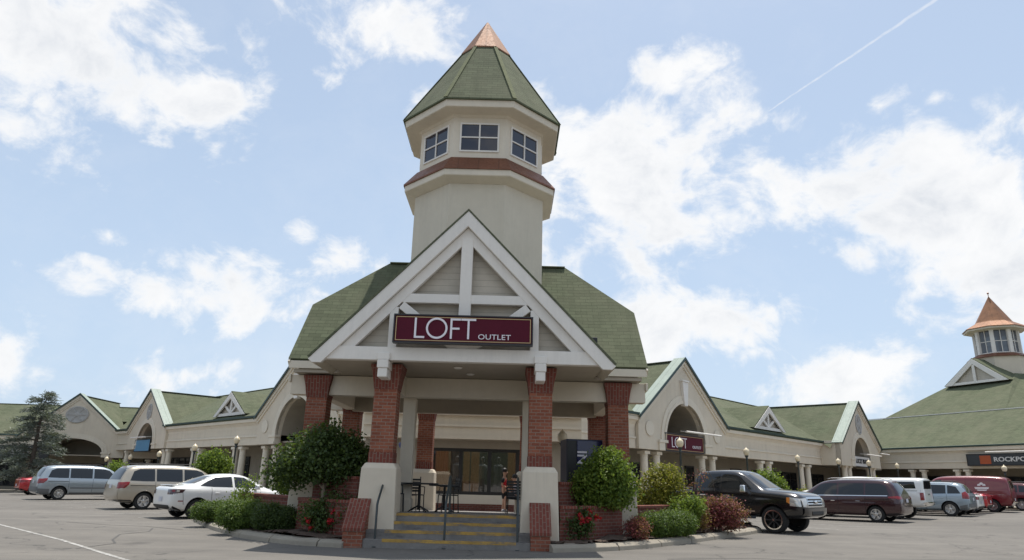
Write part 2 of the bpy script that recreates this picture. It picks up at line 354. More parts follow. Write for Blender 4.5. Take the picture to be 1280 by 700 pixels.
def pix_dir(x, y):
    """where in the sky a feature of the photograph lies (azimuth, elevation)"""
    dx, dy = x - 640, 350 - y
    u = dx * math.cos(ROLL) - dy * math.sin(ROLL); v = dx * math.sin(ROLL) + dy * math.cos(ROLL)
    d = Vector((u, 853 * math.cos(PITCH) - v * math.sin(PITCH), v * math.cos(PITCH) + 853 * math.sin(PITCH))).normalized()
    return d
def make_world():
    w = D.worlds.new('World'); SC.world = w; w.use_nodes = True
    t = NT(w.node_tree); t.n.clear()
    out = t.add('ShaderNodeOutputWorld')
    sky = t.add('ShaderNodeTexSky'); sky.sky_type = 'NISHITA'; sky.sun_disc = False
    sky.sun_elevation = SUN_EL; sky.sun_rotation = math.atan2(hx, hy); sky.air_density = 1.0; sky.dust_density = 1.6; sky.ozone_density = 1.0
    dirv = t.vmath('NORMALIZE', t.add('ShaderNodeTexCoord').outputs['Generated'])
    xyz = t.add('ShaderNodeSeparateXYZ', inp={0: dirv})
    az = t.math('ARCTAN2', xyz.outputs[0], xyz.outputs[1]); el = t.math('ARCSINE', xyz.outputs[2])
    # cumulus banks of that day: (x, y, half width, half height, weight) looked up as azimuth / elevation
    banks = [(110, 70, 165, 120, 1.15), (200, 120, 75, 80, 0.75), (30, 150, 90, 60, .7), (470, 25, 100, 55, .95), (440, 70, 38, 45, .7), (300, 375, 105, 48, 1.0), (445, 328, 48, 34, .95),
             (380, 295, 22, 20, .6), (92, 345, 50, 22, .9), (130, 293, 30, 12, .65), (50, 405, 62, 28, .7), (20, 455, 70, 50, .9), (230, 470, 120, 34, .75),
             (525, 130, 28, 24, .7), (780, 225, 125, 105, 1.2), (850, 290, 140, 60, 1.0), (720, 330, 70, 60, .7), (830, 90, 62, 40, .9), (905, 140, 40, 30, .6), (930, 170, 40, 60, .5), (1010, 235, 120, 70, 1.05), (1150, 240, 130, 70, 1.1),
             (1240, 290, 120, 110, 1.2), (1090, 130, 55, 28, .6), (1170, 122, 22, 12, .5), (850, 405, 125, 45, 1.05), (1075, 320, 40, 24, .7), (940, 440, 60, 18, .6),
             (1060, 480, 110, 42, 1.0), (1120, 445, 90, 30, .6), (1250, 430, 40, 20, .4)]
    dens = None
    for bx, by, rx, ry, wgt in banks:
        d0, dr, du = pix_dir(bx, by), pix_dir(bx + rx, by), pix_dir(bx, by - ry)
        A = lambda d: (math.atan2(d.x, d.y), math.asin(d.z))
        a0, e0 = A(d0); ra = max(0.01, abs(A(dr)[0] - a0)); re = max(0.008, abs(A(du)[1] - e0))
        a = t.math('DIVIDE', t.math('SUBTRACT', az, a0), ra); e = t.math('DIVIDE', t.math('SUBTRACT', el, e0), re)
        r = t.math('SQRT', t.math('ADD', t.math('MULTIPLY', a, a), t.math('MULTIPLY', e, e)))
        b = t.math('MULTIPLY', t.rng(r, 0.0, 1.9, 1.0, 0.0), wgt)
        dens = b if dens is None else t.math('MAXIMUM', dens, b)
    # sky the photograph does not show: loose cumulus everywhere behind the camera
    back = t.math('MULTIPLY', t.rng(xyz.outputs[1], -0.1, 0.15, 1.0, 0.0), t.rng(t.noise(dirv, 2.2, 2), 0.45, 0.62, 0, 0.8))
    dens = t.math('MAXIMUM', dens, back)
    mp = t.add('ShaderNodeMapping', inp={'Vector': dirv}); mp.inputs['Scale'].default_value = (1, 1, 1.25)
    warp = t.add('ShaderNodeTexNoise', inp={'Vector': mp.outputs[0], 'Scale': 5.0, 'Detail': 3.0})
    wv = t.vmath('ADD', mp.outputs[0], t.vmath('SCALE', t.vmath('SUBTRACT', warp.outputs['Color'], (0.5, 0.5, 0.5))))
    wv.node.inputs[1].links[0].from_node.inputs['Scale'].default_value = 0.12
    n1 = t.noise(wv, 7.0, 12, 0.60); n2 = t.noise(wv, 26.0, 8, 0.62)
    nn = t.math('ADD', t.math('MULTIPLY', t.math('SUBTRACT', n1, 0.5), 2.7), t.math('MULTIPLY', t.math('SUBTRACT', n2, 0.5), 0.75))
    dd = t.math('ADD', t.math('SUBTRACT', dens, 0.44), nn)
    gate = t.rng(dens, 0.0, 0.22)
    dd = t.math('SUBTRACT', t.math('MULTIPLY', dd, gate), t.math('MULTIPLY', t.math('SUBTRACT', 1.0, gate), 0.25))
    alpha = t.rng(dd, -0.09, 0.44, 0, 0.95, True)
    thin = t.math('MULTIPLY', t.rng(t.noise(wv, 3.0, 8, 0.7), 0.48, 0.75, 0, 0.35), t.rng(el, 0.02, 0.25, 1.0, 0.35))
    alpha = t.math('MAXIMUM', alpha, thin)
    core = t.rng(dd, 0.25, 0.9, 0.0, 1.0)
    shade = t.math('MULTIPLY', core, t.rng(t.noise(wv, 8.0, 7, 0.62), 0.40, 0.64, 0.0, 1.0))
    ccol = t.mix(shade, (1.0, 1.0, 1.0), (0.70, 0.735, 0.79))
    # contrail
    a, b = pix_dir(935, 156), pix_dir(1172, -2); nrm = a.cross(b).normalized(); mid = (a + b).normalized()
    wob = t.math('MULTIPLY', t.math('SUBTRACT', t.noise(dirv, 60, 3), 0.5), 0.003)
    dist = t.math('ABSOLUTE', t.math('ADD', t.vmath('DOT_PRODUCT', dirv, tuple(nrm)), wob))
    along = t.vmath('DOT_PRODUCT', dirv, tuple((b - a).normalized()))
    a_al, b_al = a.dot((b - a).normalized()), b.dot((b - a).normalized())
    wid = t.rng(along, a_al, b_al, 0.0010, 0.0028)
    tr = t.math('MULTIPLY', t.rng(t.math('DIVIDE', dist, wid), 0.25, 1.0, 0.40, 0.0, True), t.math('MULTIPLY', t.rng(along, a_al, a_al + 0.03), t.rng(along, b_al + 0.05, b_al + 0.12, 1, 0)))
    tr = t.math('MULTIPLY', tr, t.rng(t.noise(dirv, 90, 4), 0.3, 0.6, 0.4, 1.0))
    alpha = t.math('MAXIMUM', alpha, tr)
    alpha = t.math('MULTIPLY', alpha, t.math('GREATER_THAN', xyz.outputs[2], 0.0))
    # light summer haze towards the horizon
    haze = t.rng(el, 0.0, 0.6, 0.85, 0.55)
    b1 = t.add('ShaderNodeBackground', inp={0: sky.outputs[0], 1: 0.135})
    bh = t.add('ShaderNodeBackground', inp={0: (0.62, 0.765, 0.95, 1), 1: 1.0})
    m1 = t.add('ShaderNodeMixShader', inp={0: haze}); t.l.new(b1.outputs[0], m1.inputs[1]); t.l.new(bh.outputs[0], m1.inputs[2])
    b2 = t.add('ShaderNodeBackground', inp={0: ccol, 1: 1.0})
    mx = t.add('ShaderNodeMixShader', inp={0: alpha}); t.l.new(m1.outputs[0], mx.inputs[1]); t.l.new(b2.outputs[0], mx.inputs[2])
    t.l.new(mx.outputs[0], out.inputs[0])
    w.cycles.sampling_method = 'MANUAL'; w.cycles.sample_map_resolution = 512
make_world()

# ------------------------------------------------------------------ ground
def asphalt_mat():
    m, t, p, out = newmat('asphalt'); v = obj_vec(t)
    big = t.noise(v, 0.12, 5, 0.6); mid = t.noise(v, 0.9, 6, 0.65); fine = t.noise(v, 55, 3, 0.7); grit = t.noise(v, 170, 2)
    c = t.mix(t.rng(big, 0.3, 0.7), (0.152, 0.140, 0.124), (0.205, 0.190, 0.168))
    c = t.mix(t.rng(mid, 0.42, 0.72, 0, 0.5), c, (0.115, 0.108, 0.098))
    mp = t.add('ShaderNodeMapping', inp={'Vector': v}); mp.inputs['Rotation'].default_value = (0, 0, rad(12)); mp.inputs['Scale'].default_value = (0.12, 1.3, 1)
    wear = t.noise(mp.outputs[0], 0.8, 5, 0.6)
    c = t.mix(t.rng(wear, 0.48, 0.72, 0, 0.6), c, (0.25, 0.23, 0.20))
    blot = t.noise(v, 0.33, 7, 0.7)
    c = t.mix(t.rng(blot, 0.50, 0.66, 0, 0.5), c, (0.118, 0.109, 0.098))
    c = t.mix(t.rng(fine, 0.35, 0.7, 0, 0.45), c, (0.09, 0.085, 0.08))
    c = t.mix(t.rng(grit, 0.55, 0.8, 0, 0.5), c, (0.30, 0.28, 0.25))
    # tar-filled cracks and oil drips
    wv = t.vmath('ADD', v, t.vmath('SCALE', t.add('ShaderNodeTexNoise', inp={'Vector': v, 'Scale': 0.8, 'Detail': 5.0}).outputs['Color']))
    wv.node.inputs[1].links[0].from_node.inputs['Scale'].default_value = 2.2
    vo = t.add('ShaderNodeTexVoronoi', feature='DISTANCE_TO_EDGE', inp={'Vector': wv, 'Scale': 0.16})
    crack = t.math('MULTIPLY', t.rng(vo.outputs['Distance'], 0.0, 0.008, 0.8, 0.0), t.rng(mid, 0.4, 0.55))
    c = t.mix(crack, c, (0.06, 0.058, 0.055))
    spot = t.rng(t.noise(v, 0.55, 3, 0.5), 0.66, 0.74, 0, 0.55)
    c = t.mix(spot, c, (0.075, 0.07, 0.066))
    t.l.new(c, p.inputs['Base Color']); p.inputs['Roughness'].default_value = 0.92; p.inputs['Specular IOR Level'].default_value = 0.25
    b = t.add('ShaderNodeBump', inp={'Strength': 0.45, 'Distance': 0.01, 'Height': t.math('ADD', fine, grit)}); t.l.new(b.outputs[0], p.inputs['Normal'])
    return m
M_ASPHALT = asphalt_mat()
mb = MB(); xs = [-900, -300, -60, -45, -35, -25, -15, -5, 5, 15, 25, 40, 60, 300, 900]; ys = [-300, -60, -20, 0, 10, 20, 30, 45, 60, 90, 300, 1200]
vs = [(x, y, ground_z(x)) for y in ys for x in xs]; n = len(xs)
mb.add(vs, [(j * n + i, j * n + i + 1, (j + 1) * n + i + 1, (j + 1) * n + i) for j in range(len(ys) - 1) for i in range(n - 1)])
g = mb.build('ground', M_ASPHALT); tag(g, kind='structure')

def strip(pts, w, dz):
    m = MB(); pts2 = []
    for i in range(len(pts) - 1):
        (x0, y0), (x1, y1) = pts[i], pts[i + 1]
        for k in range(12): pts2.append((x0 + (x1 - x0) * k / 12, y0 + (y1 - y0) * k / 12))
    pts2.append(pts[-1]); vs = []
    for i, (x, y) in enumerate(pts2):
        a, b = pts2[max(0, i - 1)], pts2[min(len(pts2) - 1, i + 1)]
        d = Vector((b[0] - a[0], b[1] - a[1], 0)).normalized(); q = Vector((-d.y, d.x, 0)) * w / 2
        for s in (-1, 1):
            X, Y = x + s * q.x, y + s * q.y; vs.append((X, Y, ground_z(X) + dz))
    m.add(vs, [(2 * i, 2 * i + 1, 2 * i + 3, 2 * i + 2) for i in range(len(pts2) - 1)])
    return m
m_all = MB()
def addm(a, b): a.add(b.v, b.f)
addm(m_all, strip([(-26, 30.2), (-14.55, 20.6), (-9.75, 16.0), (-6.65, 12.75), (-3.5, 9.4)], 0.09, 0.005))
tar = MB()
for pts in ([(-9.6, 19.8), (-9.1, 18.6), (-9.3, 17.6), (-8.7, 16.2), (-8.2, 15.4), (-8.3, 14.2)], [(-13, 21.5), (-11.2, 20.6), (-10.1, 20.4), (-8.6, 19.4)], [(3.2, 14.4), (5.0, 14.9), (6.4, 14.6), (9.0, 15.3), (11.5, 15.1)], [(-4.5, 12.6), (-2.4, 13.1), (-.6, 12.7), (1.8, 13.2)]): addm(tar, strip(pts, .045, .004))
o = tar.build('tar_seam', basic('tar', (.075, .07, .064), .8, .3, 4.0)); tag(o, kind='structure')
hL, hR = Vector((.707, .707)), Vector((-.719, .695))
for k in range(8):                                                   # stall lines, left row
    b0 = Vector((-13.1, 25.0)) + Vector((-.707, .707)) * (k * 2.75 - 1.2)
    addm(m_all, strip([tuple(b0), tuple(b0 + hL * 5.0)], 0.11, 0.005))
for k in range(9):
    b0 = Vector((13.6, 27.3)) + Vector((.695, .719)) * (k * 2.75 - 2.75)
    addm(m_all, strip([tuple(b0), tuple(b0 + hR * 5.0)], 0.11, 0.005))
o = m_all.build('road_marking', M_PAINTW); tag(o, kind='structure')

# unseen hill ring behind the camera, added to darken reflections in glass and paint
m = MB(); n = 90
for i in range(n + 1):
    a = PI * 0.98 + PI * 1.04 * i / n; R_ = 190
    hgt = 9 + 4 * math.sin(i * .31) + 2.5 * math.sin(i * .83 + 1) + 1.2 * math.sin(i * 2.1)
    m.v += [(R_ * math.cos(a), R_ * math.sin(a), -3), (R_ * math.cos(a) * 1.02, R_ * math.sin(a) * 1.02, hgt), (R_ * math.cos(a) * 1.3, R_ * math.sin(a) * 1.3, hgt + 5)]
for i in range(n):
    for k in range(2): m.f.append((3 * i + k, 3 * i + 3 + k, 3 * i + 4 + k, 3 * i + 1 + k))
o = m.build('unseen_hills', basic('reflected_hill', (.026, .037, .017), .95, .4, .15, bump=1.0, bscale=.5), smooth=True); tag(o, kind='structure')
# ------------------------------------------------------------------ planting beds with kerbs
def kerb(name, pts, mat=None):
    """sloped-face concrete kerb cast in lengths with open joints"""
    m = MB(); acc = [0.0]
    P = [Vector((x, y, 0)) for x, y in pts]
    dense = []
    for i in range(len(P) - 1):
        L = (P[i + 1] - P[i]).length; k = max(2, int(L / 0.3))
        for j in range(k): dense.append(P[i].lerp(P[i + 1], j / k))
    dense.append(P[-1])
    # smooth
    for _ in range(6):
        dense = [dense[0]] + [(dense[i - 1] + dense[i] * 2 + dense[i + 1]) / 4 for i in range(1, len(dense) - 1)] + [dense[-1]]
    prof = [(0.0, -0.1), (0.03, 0.09), (0.12, 0.145), (0.36, 0.15), (0.36, -0.1)]     # across (0 = road side), up
    i = 0
    while i < len(dense) - 1:
        j = min(i + 5, len(dense) - 1); vs = []
        for k in range(i, j + 1):
            p = dense[k]; d = (dense[min(k + 1, len(dense) - 1)] - dense[max(k - 1, 0)]).normalized(); q = Vector((-d.y, d.x, 0))
            pp = p
            if k == i: pp = p + d * 0.03
            for a, z in prof: vs.append((pp.x + q.x * a, pp.y + q.y * a, ground_z(pp.x) + z))
        n = len(prof); fs = []
        for k in range(j - i):
            for a in range(n): fs.append((k * n + a, k * n + (a + 1) % n, (k + 1) * n + (a + 1) % n, (k + 1) * n + a))
        fs += [tuple(range(n)), tuple((j - i) * n + a for a in range(n - 1, -1, -1))]
        m.add(vs, fs); i = j
    o = m.build(name, mat or M_CONC, bevel=0.012); tag(o, kind='structure'); return o
KL = [(-9.6, 25.6), (-10.3, 24.6), (-10.25, 23.5), (-8.0, 19.67), (-6.24, 17.16), (-4.64, 15.75), (-3.45, 15.35)]
KR = [(0.98, 15.22), (1.9, 15.5), (2.85, 16.15), (4.54, 18.08), (7.54, 22.03), (8.5, 23.6), (8.45, 24.8), (7.6, 25.6)]
kerb('kerb', KL); kerb('kerb', KR)
def bed(name, outline):
    m = MB(); step = 0.16
    xs = [p[0] for p in outline]; ys = [p[1] for p in outline]
    def inside(x, y):
        c = False; n = len(outline)
        for i in range(n):
            (x1, y1), (x2, y2) = outline[i], outline[(i + 1) % n]
            if (y1 > y) != (y2 > y) and x < (x2 - x1) * (y - y1) / (y2 - y1) + x1: c = not c
        return c
    r = random.Random(3); idx = {}
    nx, ny = int((max(xs) - min(xs)) / step) + 2, int((max(ys) - min(ys)) / step) + 2
    def vid(i, j):
        if (i, j) not in idx:
            x, y = min(xs) + i * step, min(ys) + j * step
            idx[(i, j)] = len(m.v); m.v.append((x + r.uniform(-.04, .04), y + r.uniform(-.04, .04), ground_z(x) + 0.17 + r.uniform(-.03, .04) + 0.06 * math.sin(x * 1.7) * math.cos(y * 1.3)))
        return idx[(i, j)]
    for i in range(nx):
        for j in range(ny):
            if inside(min(xs) + (i + .5) * step, min(ys) + (j + .5) * step): m.f.append((vid(i, j), vid(i + 1, j), vid(i + 1, j + 1), vid(i, j + 1)))
    o = m.build(name, M_MULCH); tag(o, kind='structure')
bed('planting_bed', [(-9.5, 25.5), (-10.0, 24.5), (-9.9, 23.5), (-7.75, 19.8), (-6.0, 17.35), (-4.5, 16.0), (-3.3, 15.6), (-3.3, 17.2), (-4.9, 18.6), (-5.2, 22), (-7.5, 25)])
bed('planting_bed', [(0.98, 15.5), (1.8, 15.75), (2.7, 16.4), (4.3, 18.3), (7.25, 22.2), (8.15, 23.7), (8.1, 24.7), (7.4, 25.4), (5.2, 24.0), (3.1, 21), (2.6, 18.6), (1.0, 17.2)])

# ------------------------------------------------------------------ the pavilion with the tower
CX, CY = -1.1, 20.66
pav = thing('shopping_pavilion', 'cream shopping pavilion with brick columns, green hipped roof and tall eight-sided lantern tower', 'building', (CX, CY, 0))
# portico floor slopes down towards the shop front behind it
mb = MB()
fx0, fx1 = -4.35, 4.35
y0, y1, z0, z1 = 16.6 - CY, 28.4 - CY, 0.66, 0.25
mb.add([(-2.2, y0, z0), (2.0, y0, z0), (2.0, y0, -0.3), (-2.2, y0, -0.3), (-2.2, y1, z1), (2.0, y1, z1), (-2.2, y1, -.3), (2.0, y1, -.3)], [(0, 1, 5, 4), (3, 2, 1, 0), (0, 4, 6, 3), (1, 2, 7, 5)])
zz = lambda y: z0 + (z1 - z0) * (y - y0) / (y1 - y0)
for s in (-1, 1):
    xa = -2.2 if s < 0 else 2.0
    pl = [(xa, y0 + .2), (s * 4.2, -2.0), (s * 4.2, y1), (xa, y1)]
    mb.add([(x, y, zz(y)) for x, y in pl] + [(x, y, -.3) for x, y in pl], [(0, 1, 2, 3), (0, 1, 5, 4), (1, 2, 6, 5)])
M_PAVE = basic('portico_paving', (0.25, 0.235, 0.22), 0.9, 0.12, 1.5, bump=0.3, spec=0.2)
mb.build('portico_floor', M_PAVE, pav)
# steps
sy0, ris, tr = 15.48 - CY, 0.165, 0.275
st = MB()
for k in range(4):
    za = 0.165 * k
    st.box(-1.9, 1.64, sy0 + tr * k, 16.32 - CY + (0.004 if k == 3 else 0), za - (0.3 if k == 0 else 0.0), za + ris)
    # (each step is a slab reaching back under the next)
st2 = MB()
prof = []
for k in range(4): prof += [(sy0 + tr * k, 0.165 * k - (0.3 if k == 0 else 0)), (sy0 + tr * k, 0.165 * (k + 1))]
prof += [(16.7 - CY, 0.662), (16.7 - CY, -0.3)]
st2.prism(prof, -1.93, 1.64, 'x')
steps = st2.build('steps', M_STEP, pav, bevel=0.012)
for k in range(4):
    e = MB(); e.prism([(sy0 + tr * k - 0.004, 0.165 * (k + 1) - 0.06), (sy0 + tr * k - 0.004, 0.165 * (k + 1) + 0.004), (sy0 + tr * k + 0.05, 0.165 * (k + 1) + 0.004), (sy0 + tr * k + 0.05, 0.165 * (k + 1) - 0.06)], -1.52, 1.33, 'x')
    e.build('step_edge', M_YELLOW, steps)
# stepped brick cheeks beside the stairs
for s, xa, xb in ((-1, -2.36, -1.93), (1, 1.64, 2.06)):
    c = MB(); c.prism([(15.44 - CY, -0.2), (15.44 - CY, 0.36), (16.0 - CY, 0.92), (16.0 - CY, -0.2)], xa, xb, 'x')
    o = c.build('stair_cheek', M_BRICK, pav, bevel=0.008)
    t_ = MB(); t_.prism([(15.41 - CY, 0.31), (15.41 - CY, 0.375), (16.003 - CY, 0.965), (16.003 - CY, 0.90)], xa - 0.02, xb + 0.02, 'x')
    t_.build('cheek_cap', M_SOLDIER, o)
# columns
def column(x, y, shaft=0.54, zt=4.0):
    m = MB()
    m.frustum(shaft / 2, shaft / 2, 1.98, shaft / 2, shaft / 2, 3.42, (x, y), (x, y))
    b = m.build('brick_column', M_BRICK, pav, bevel=0.006)
    m = MB(); a = shaft / 2
    m2 = MB(); m2.frustum(a + .012, a + .012, 1.70, a + .012, a + .012, 1.98, (x, y), (x, y)); m2.build('base_course', M_SOLDIER, b, bevel=0.006)
    m.frustum(a + .008, a + .008, 3.42, a + .05, a + .05, 3.72, (x, y), (x, y)); m.frustum(a + .05, a + .05, 3.72, a + .10, a + .10, zt - .06, (x, y), (x, y)); m.frustum(a + .10, a + .10, zt - .06, a + .10, a + .10, zt, (x, y), (x, y))
    m.build('flared_capital', M_SOLDIER, b, bevel=0.006)
    m = MB(); m.frustum(0.45, 0.45, -0.3, 0.40, 0.40, 1.62, (x, y), (x, y)); m.frustum(0.40, 0.40, 1.62, 0.33, 0.33, 1.74, (x, y), (x, y))
    m.build('plinth', M_STUCCO, b, bevel=0.03, seg=3)
for x, y in [(-1.80, -4.24), (1.85, -4.24), (-4.0, -2.1), (4.0, -2.1), (-4.0, 2.1), (4.0, 2.1), (-1.81, 4.24), (1.81, 4.24)]: column(x, y)
# cream posts behind the front columns and under the tower
for x, y in [(-1.78, -3.6), (1.80, -3.6), (-1.60, -1.65), (1.65, -1.65)]:
    m = MB(); m.box(x - .17, x + .17, y - .17, y + .17, 0.2, 3.52); m.box(x - .2, x + .2, y - .2, y + .2, 0.2, 0.9); m.build('cream_post', M_TRIM, pav, bevel=0.015)
# beams
m = MB(); m.box(-4.75, 4.75, -2.28, -1.92, 3.5, 4.02); m.box(-4.82, -4.752, -2.33, -1.87, 3.82, 4.028); m.box(4.752, 4.82, -2.33, -1.87, 3.82, 4.028)
m.box(-4.75, 4.75, 1.92, 2.28, 3.5, 4.02)
for s in (-1, 1): m.box(s * 4.0 - .17, s * 4.0 + .17, -1.918, 1.918, 3.5, 4.02); m.box(s * 1.82 - .16, s * 1.82 + .16, -4.2, -2.282, 3.5, 4.02)
m.build('beam', M_TRIM, pav, bevel=0.012)
m = MB()                                                            # deep beam of the tower base seen under the front beams
m.prism([(-3.9, 3.44), (3.9, 3.44), (3.9, 4.0), (-3.9, 4.0)], 1.5, 1.8)
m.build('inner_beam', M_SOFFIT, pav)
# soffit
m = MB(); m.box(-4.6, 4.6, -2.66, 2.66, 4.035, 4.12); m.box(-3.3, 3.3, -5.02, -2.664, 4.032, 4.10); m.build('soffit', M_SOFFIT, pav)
for x, y in [(-.15, -4.2), (0.1, -3.2)]:
    m = MB(); m.lathe([(0.09, 4.03), (0.11, 4.015), (0.08, 3.99), (0.0, 3.985)], 14, (x, y, 0)); m.build('soffit_light', M_WHITE, pav, smooth=40)
# main roof with clipped gable ends
E_, B_, R_ = (4.75, -2.71, 4.36), (4.67, -1.33, 6.17), (2.77, 0.0, 7.91)
m = MB()
for s in (-1, 1):
    m.ngon([(-E_[0], s * E_[1], E_[2]), (E_[0], s * E_[1], E_[2]), (B_[0], s * B_[1], B_[2]), (R_[0], 0, R_[2]), (-R_[0], 0, R_[2]), (-B_[0], s * B_[1], B_[2])])
    m.ngon([(s * B_[0], B_[1], B_[2]), (s * B_[0], -B_[1], B_[2]), (s * R_[0], 0, R_[2])])
roof = m.build('main_roof', M_SHINGLE, pav)
sd = roof.modifiers.new('thick', 'SOLIDIFY'); sd.thickness = 0.08; sd.offset = 0
m = MB()
for s in (-1, 1):
    m.box(-4.72, 4.72, s * 2.70 - .03, s * 2.70 + .03, 4.13, 4.33)
    m.ngon([(s * 4.5, -2.6, 4.1), (s * 4.5, 2.6, 4.1), (s * 4.5, 1.3, 6.12), (s * 4.5, -1.3, 6.12)])
    for q in (-1, 1): m.bar((s * 4.73, q * 2.70, 4.24), (s * 4.66, q * 1.33, 6.05), 0.05, 0.2, (0, -q, 0.3))
m.build('eave_fascia', M_TRIM, pav, bevel=0.008)
m = MB()                                                            # ridge cap
m.bar((-2.76, 0, 7.945), (2.76, 0, 7.945), 0.22, 0.03); m.build('ridge_cap', M_HIP, pav)
# front gable
gy = -5.0; AZ, HZ, HW = 7.74, 4.02, 3.52; sl_ = (AZ - HZ) / HW
m = MB()
yb = lambda z: (z - E_[2]) / ((R_[2] - E_[2]) / 2.71) - 2.71
m.add([(0, gy - .12, AZ), (HW, gy - .12, HZ), (HW, -2.75, HZ), (2.9, -2.75, AZ - 2.9 * sl_), (0, yb(AZ) + .06, AZ), (-HW, gy - .12, HZ), (-HW, -2.75, HZ), (-2.9, -2.75, AZ - 2.9 * sl_)], [(0, 1, 2, 3, 4), (0, 4, 7, 6, 5)])
r2 = m.build('gable_roof', M_SHINGLE, pav); sd = r2.modifiers.new('thick', 'SOLIDIFY'); sd.thickness = 0.05; sd.offset = 1
def chevron(za, zb, ya, yb_, tip=HW):
    return [(-tip, AZ - za - tip * sl_), (0, AZ - za), (tip, AZ - za - tip * sl_), (tip, AZ - zb - tip * sl_), (0, AZ - zb), (-tip, AZ - zb - tip * sl_)], ya, yb_
m = MB(); xl = (AZ - .40 - HZ + .10) / sl_; m.prism([(-HW - .02, HZ - .02), (0, AZ), (HW + .02, HZ - .02), (HW - .07, HZ - .10), (xl, HZ - .10), (0, AZ - .40), (-xl, HZ - .10), (-HW + .07, HZ - .10)], gy - .10, gy + .02); m.build('bargeboard', M_WHITE, pav, bevel=0.01)
gw = MB(); gw.poly([(-3.3, gy + .28, 4.15), (3.3, gy + .28, 4.15), (0, gy + .28, AZ - .15)]); gab = gw.build('gable_wall', M_SIDING, pav)
m = MB(); za_, zb_ = .402, .74; xa_, xb_ = (AZ - za_ - 4.04) / sl_, (AZ - zb_ - 4.04) / sl_; m.prism([(-xa_, 4.04), (0, AZ - za_), (xa_, 4.04), (xb_, 4.04), (0, AZ - zb_), (-xb_, 4.04)], gy + .021, gy + .16); m.build('rafter', M_WHITE, gab, bevel=0.01)
m = MB(); m.box(-3.22, 3.22, gy - .03, gy + .19, 4.02, 4.33); m.build('bottom_chord', M_WHITE, gab, bevel=0.01)
m = MB()
for s_ in (-1, 1): m.ngon([(0, gy - .09, AZ - .07), (s_ * 3.515, gy - .09, AZ - .07 - 3.515 * sl_), (s_ * 3.515, -2.9, AZ - .07 - 3.515 * sl_), (0, -2.9, AZ - .07)])
m.build('gable_soffit', M_TRIM, pav)
m = MB(); m.box(-.14, .14, gy + .01, gy + .17, 4.332, 7.05); m.build('king_post', M_WHITE, gab, bevel=0.01)
m = MB(); m.box(-1.5, 1.5, gy + .03, gy + .168, 5.42, 5.64); m.build('collar_beam', M_WHITE, gab, bevel=0.01)
for s in (-1, 1):
    m = MB(); m.box(s * 1.66 - .1, s * 1.66 + .1, gy + .03, gy + .165, 4.332, 5.30); m.build('side_post', M_WHITE, gab, bevel=0.01)
    m = MB(); m.bar((s * .12, gy + .09, 4.30), (s * 1.50, gy + .09, 5.36), 0.12, 0.2, (0, 0, 1)); m.build('diagonal_brace', M_WHITE, gab, bevel=0.01)
    m = MB(); x = s * 1.81; m.box(x - .15, x + .15, gy - .10, gy + .75, 4.02, 4.19); m.box(x - .13, x + .13, gy - .12, gy + .5, 3.83, 4.018); m.box(x - .11, x + .11, gy - .10, gy + .5, 3.62, 3.828); m.build('bracket', M_WHITE, pav, bevel=0.02)
# tower wall, lantern and roof
m = MB(); m.ring([(2.0, 5.5), (2.0, 9.98)]); tower = m.build('tower_wall', M_TOWER, pav, bevel=0.01)
m = MB(); m.ring([(2.02, 9.86), (2.12, 9.9), (2.31, 9.98), (2.33, 10.0), (2.33, 10.19), (2.0, 10.22)]); m.build('tower_cornice', M_TRIM, tower, bevel=0.012)
m = MB(); m.ring([(2.37, 10.18), (2.37, 10.23), (2.0, 10.72)]); m.build('copper_band', M_COPPERB, tower)
m = MB(); m.ring([(1.93, 10.3), (1.93, 12.25)]); lan = m.build('lantern', M_TRIM, pav, bevel=0.01)
for k in range(8):
    M = Matrix.Rotation(k * PI / 4, 4, 'Z') @ Matrix.Translation((0, -1.93, 11.42))
    w2, h2 = 0.60, 0.485
    m = MB(); m.box(-w2 + .04, w2 - .04, -.004, .05, -h2 + .04, h2 - .04, M); p = m.build('window', M_GLASSB, lan)
    m = MB()
    for xa, xb, za, zb in ((-w2, w2, -h2, -h2 + .05), (-w2, w2, h2 - .05, h2), (-w2, -w2 + .05, -h2 + .051, h2 - .051), (w2 - .05, w2, -h2 + .051, h2 - .051), (-.022, .022, -h2 + .051, h2 - .051), (-w2 + .051, -.023, -.02, .02), (.023, w2 - .051, -.02, .02)): m.box(xa, xb, -.035, .02, za, zb, M)
    # frames ride on the lantern beside their pane
    m.build('window_frame', M_WHITE, lan)
m = MB(); m.ring([(1.95, 12.10), (2.0, 12.16), (2.42, 12.18), (2.44, 12.2), (2.46, 12.42), (2.0, 12.45)]); m.build('tower_eave', M_TRIM, pav, bevel=0.015)
m = MB(); m.ring([(2.52, 12.40), (2.52, 12.45), (0.78, 15.47), (0.5, 15.5)]); tr_ = m.build('tower_roof', M_SHINGLE, pav)
m = MB()
for k in range(8):
    a = k * PI / 4 + PI / 8; c, s = math.cos(a), math.sin(a); q = 1 / math.cos(PI / 8)
    m.bar((2.52 * q * c, 2.52 * q * s, 12.455), (.80 * q * c, .80 * q * s, 15.46), 0.13, 0.02, (c, s, 1))
m.build('hip_cap', M_HIP, tr_)
m = MB(); m.ring([(0.84, 15.40), (0.84, 15.45), (0.03, 16.98), (0.0, 17.0)]); m.build('copper_cap', M_COPPER, pav)
# small floodlight box on the roof
m = MB(); m.box(3.2, 3.45, -2.55, -2.3, 4.95, 5.2); m.box(3.28, 3.36, -2.4, -2.0, 4.8, 4.96); m.build('roof_floodlight', M_BLACK, pav, bevel=0.02)

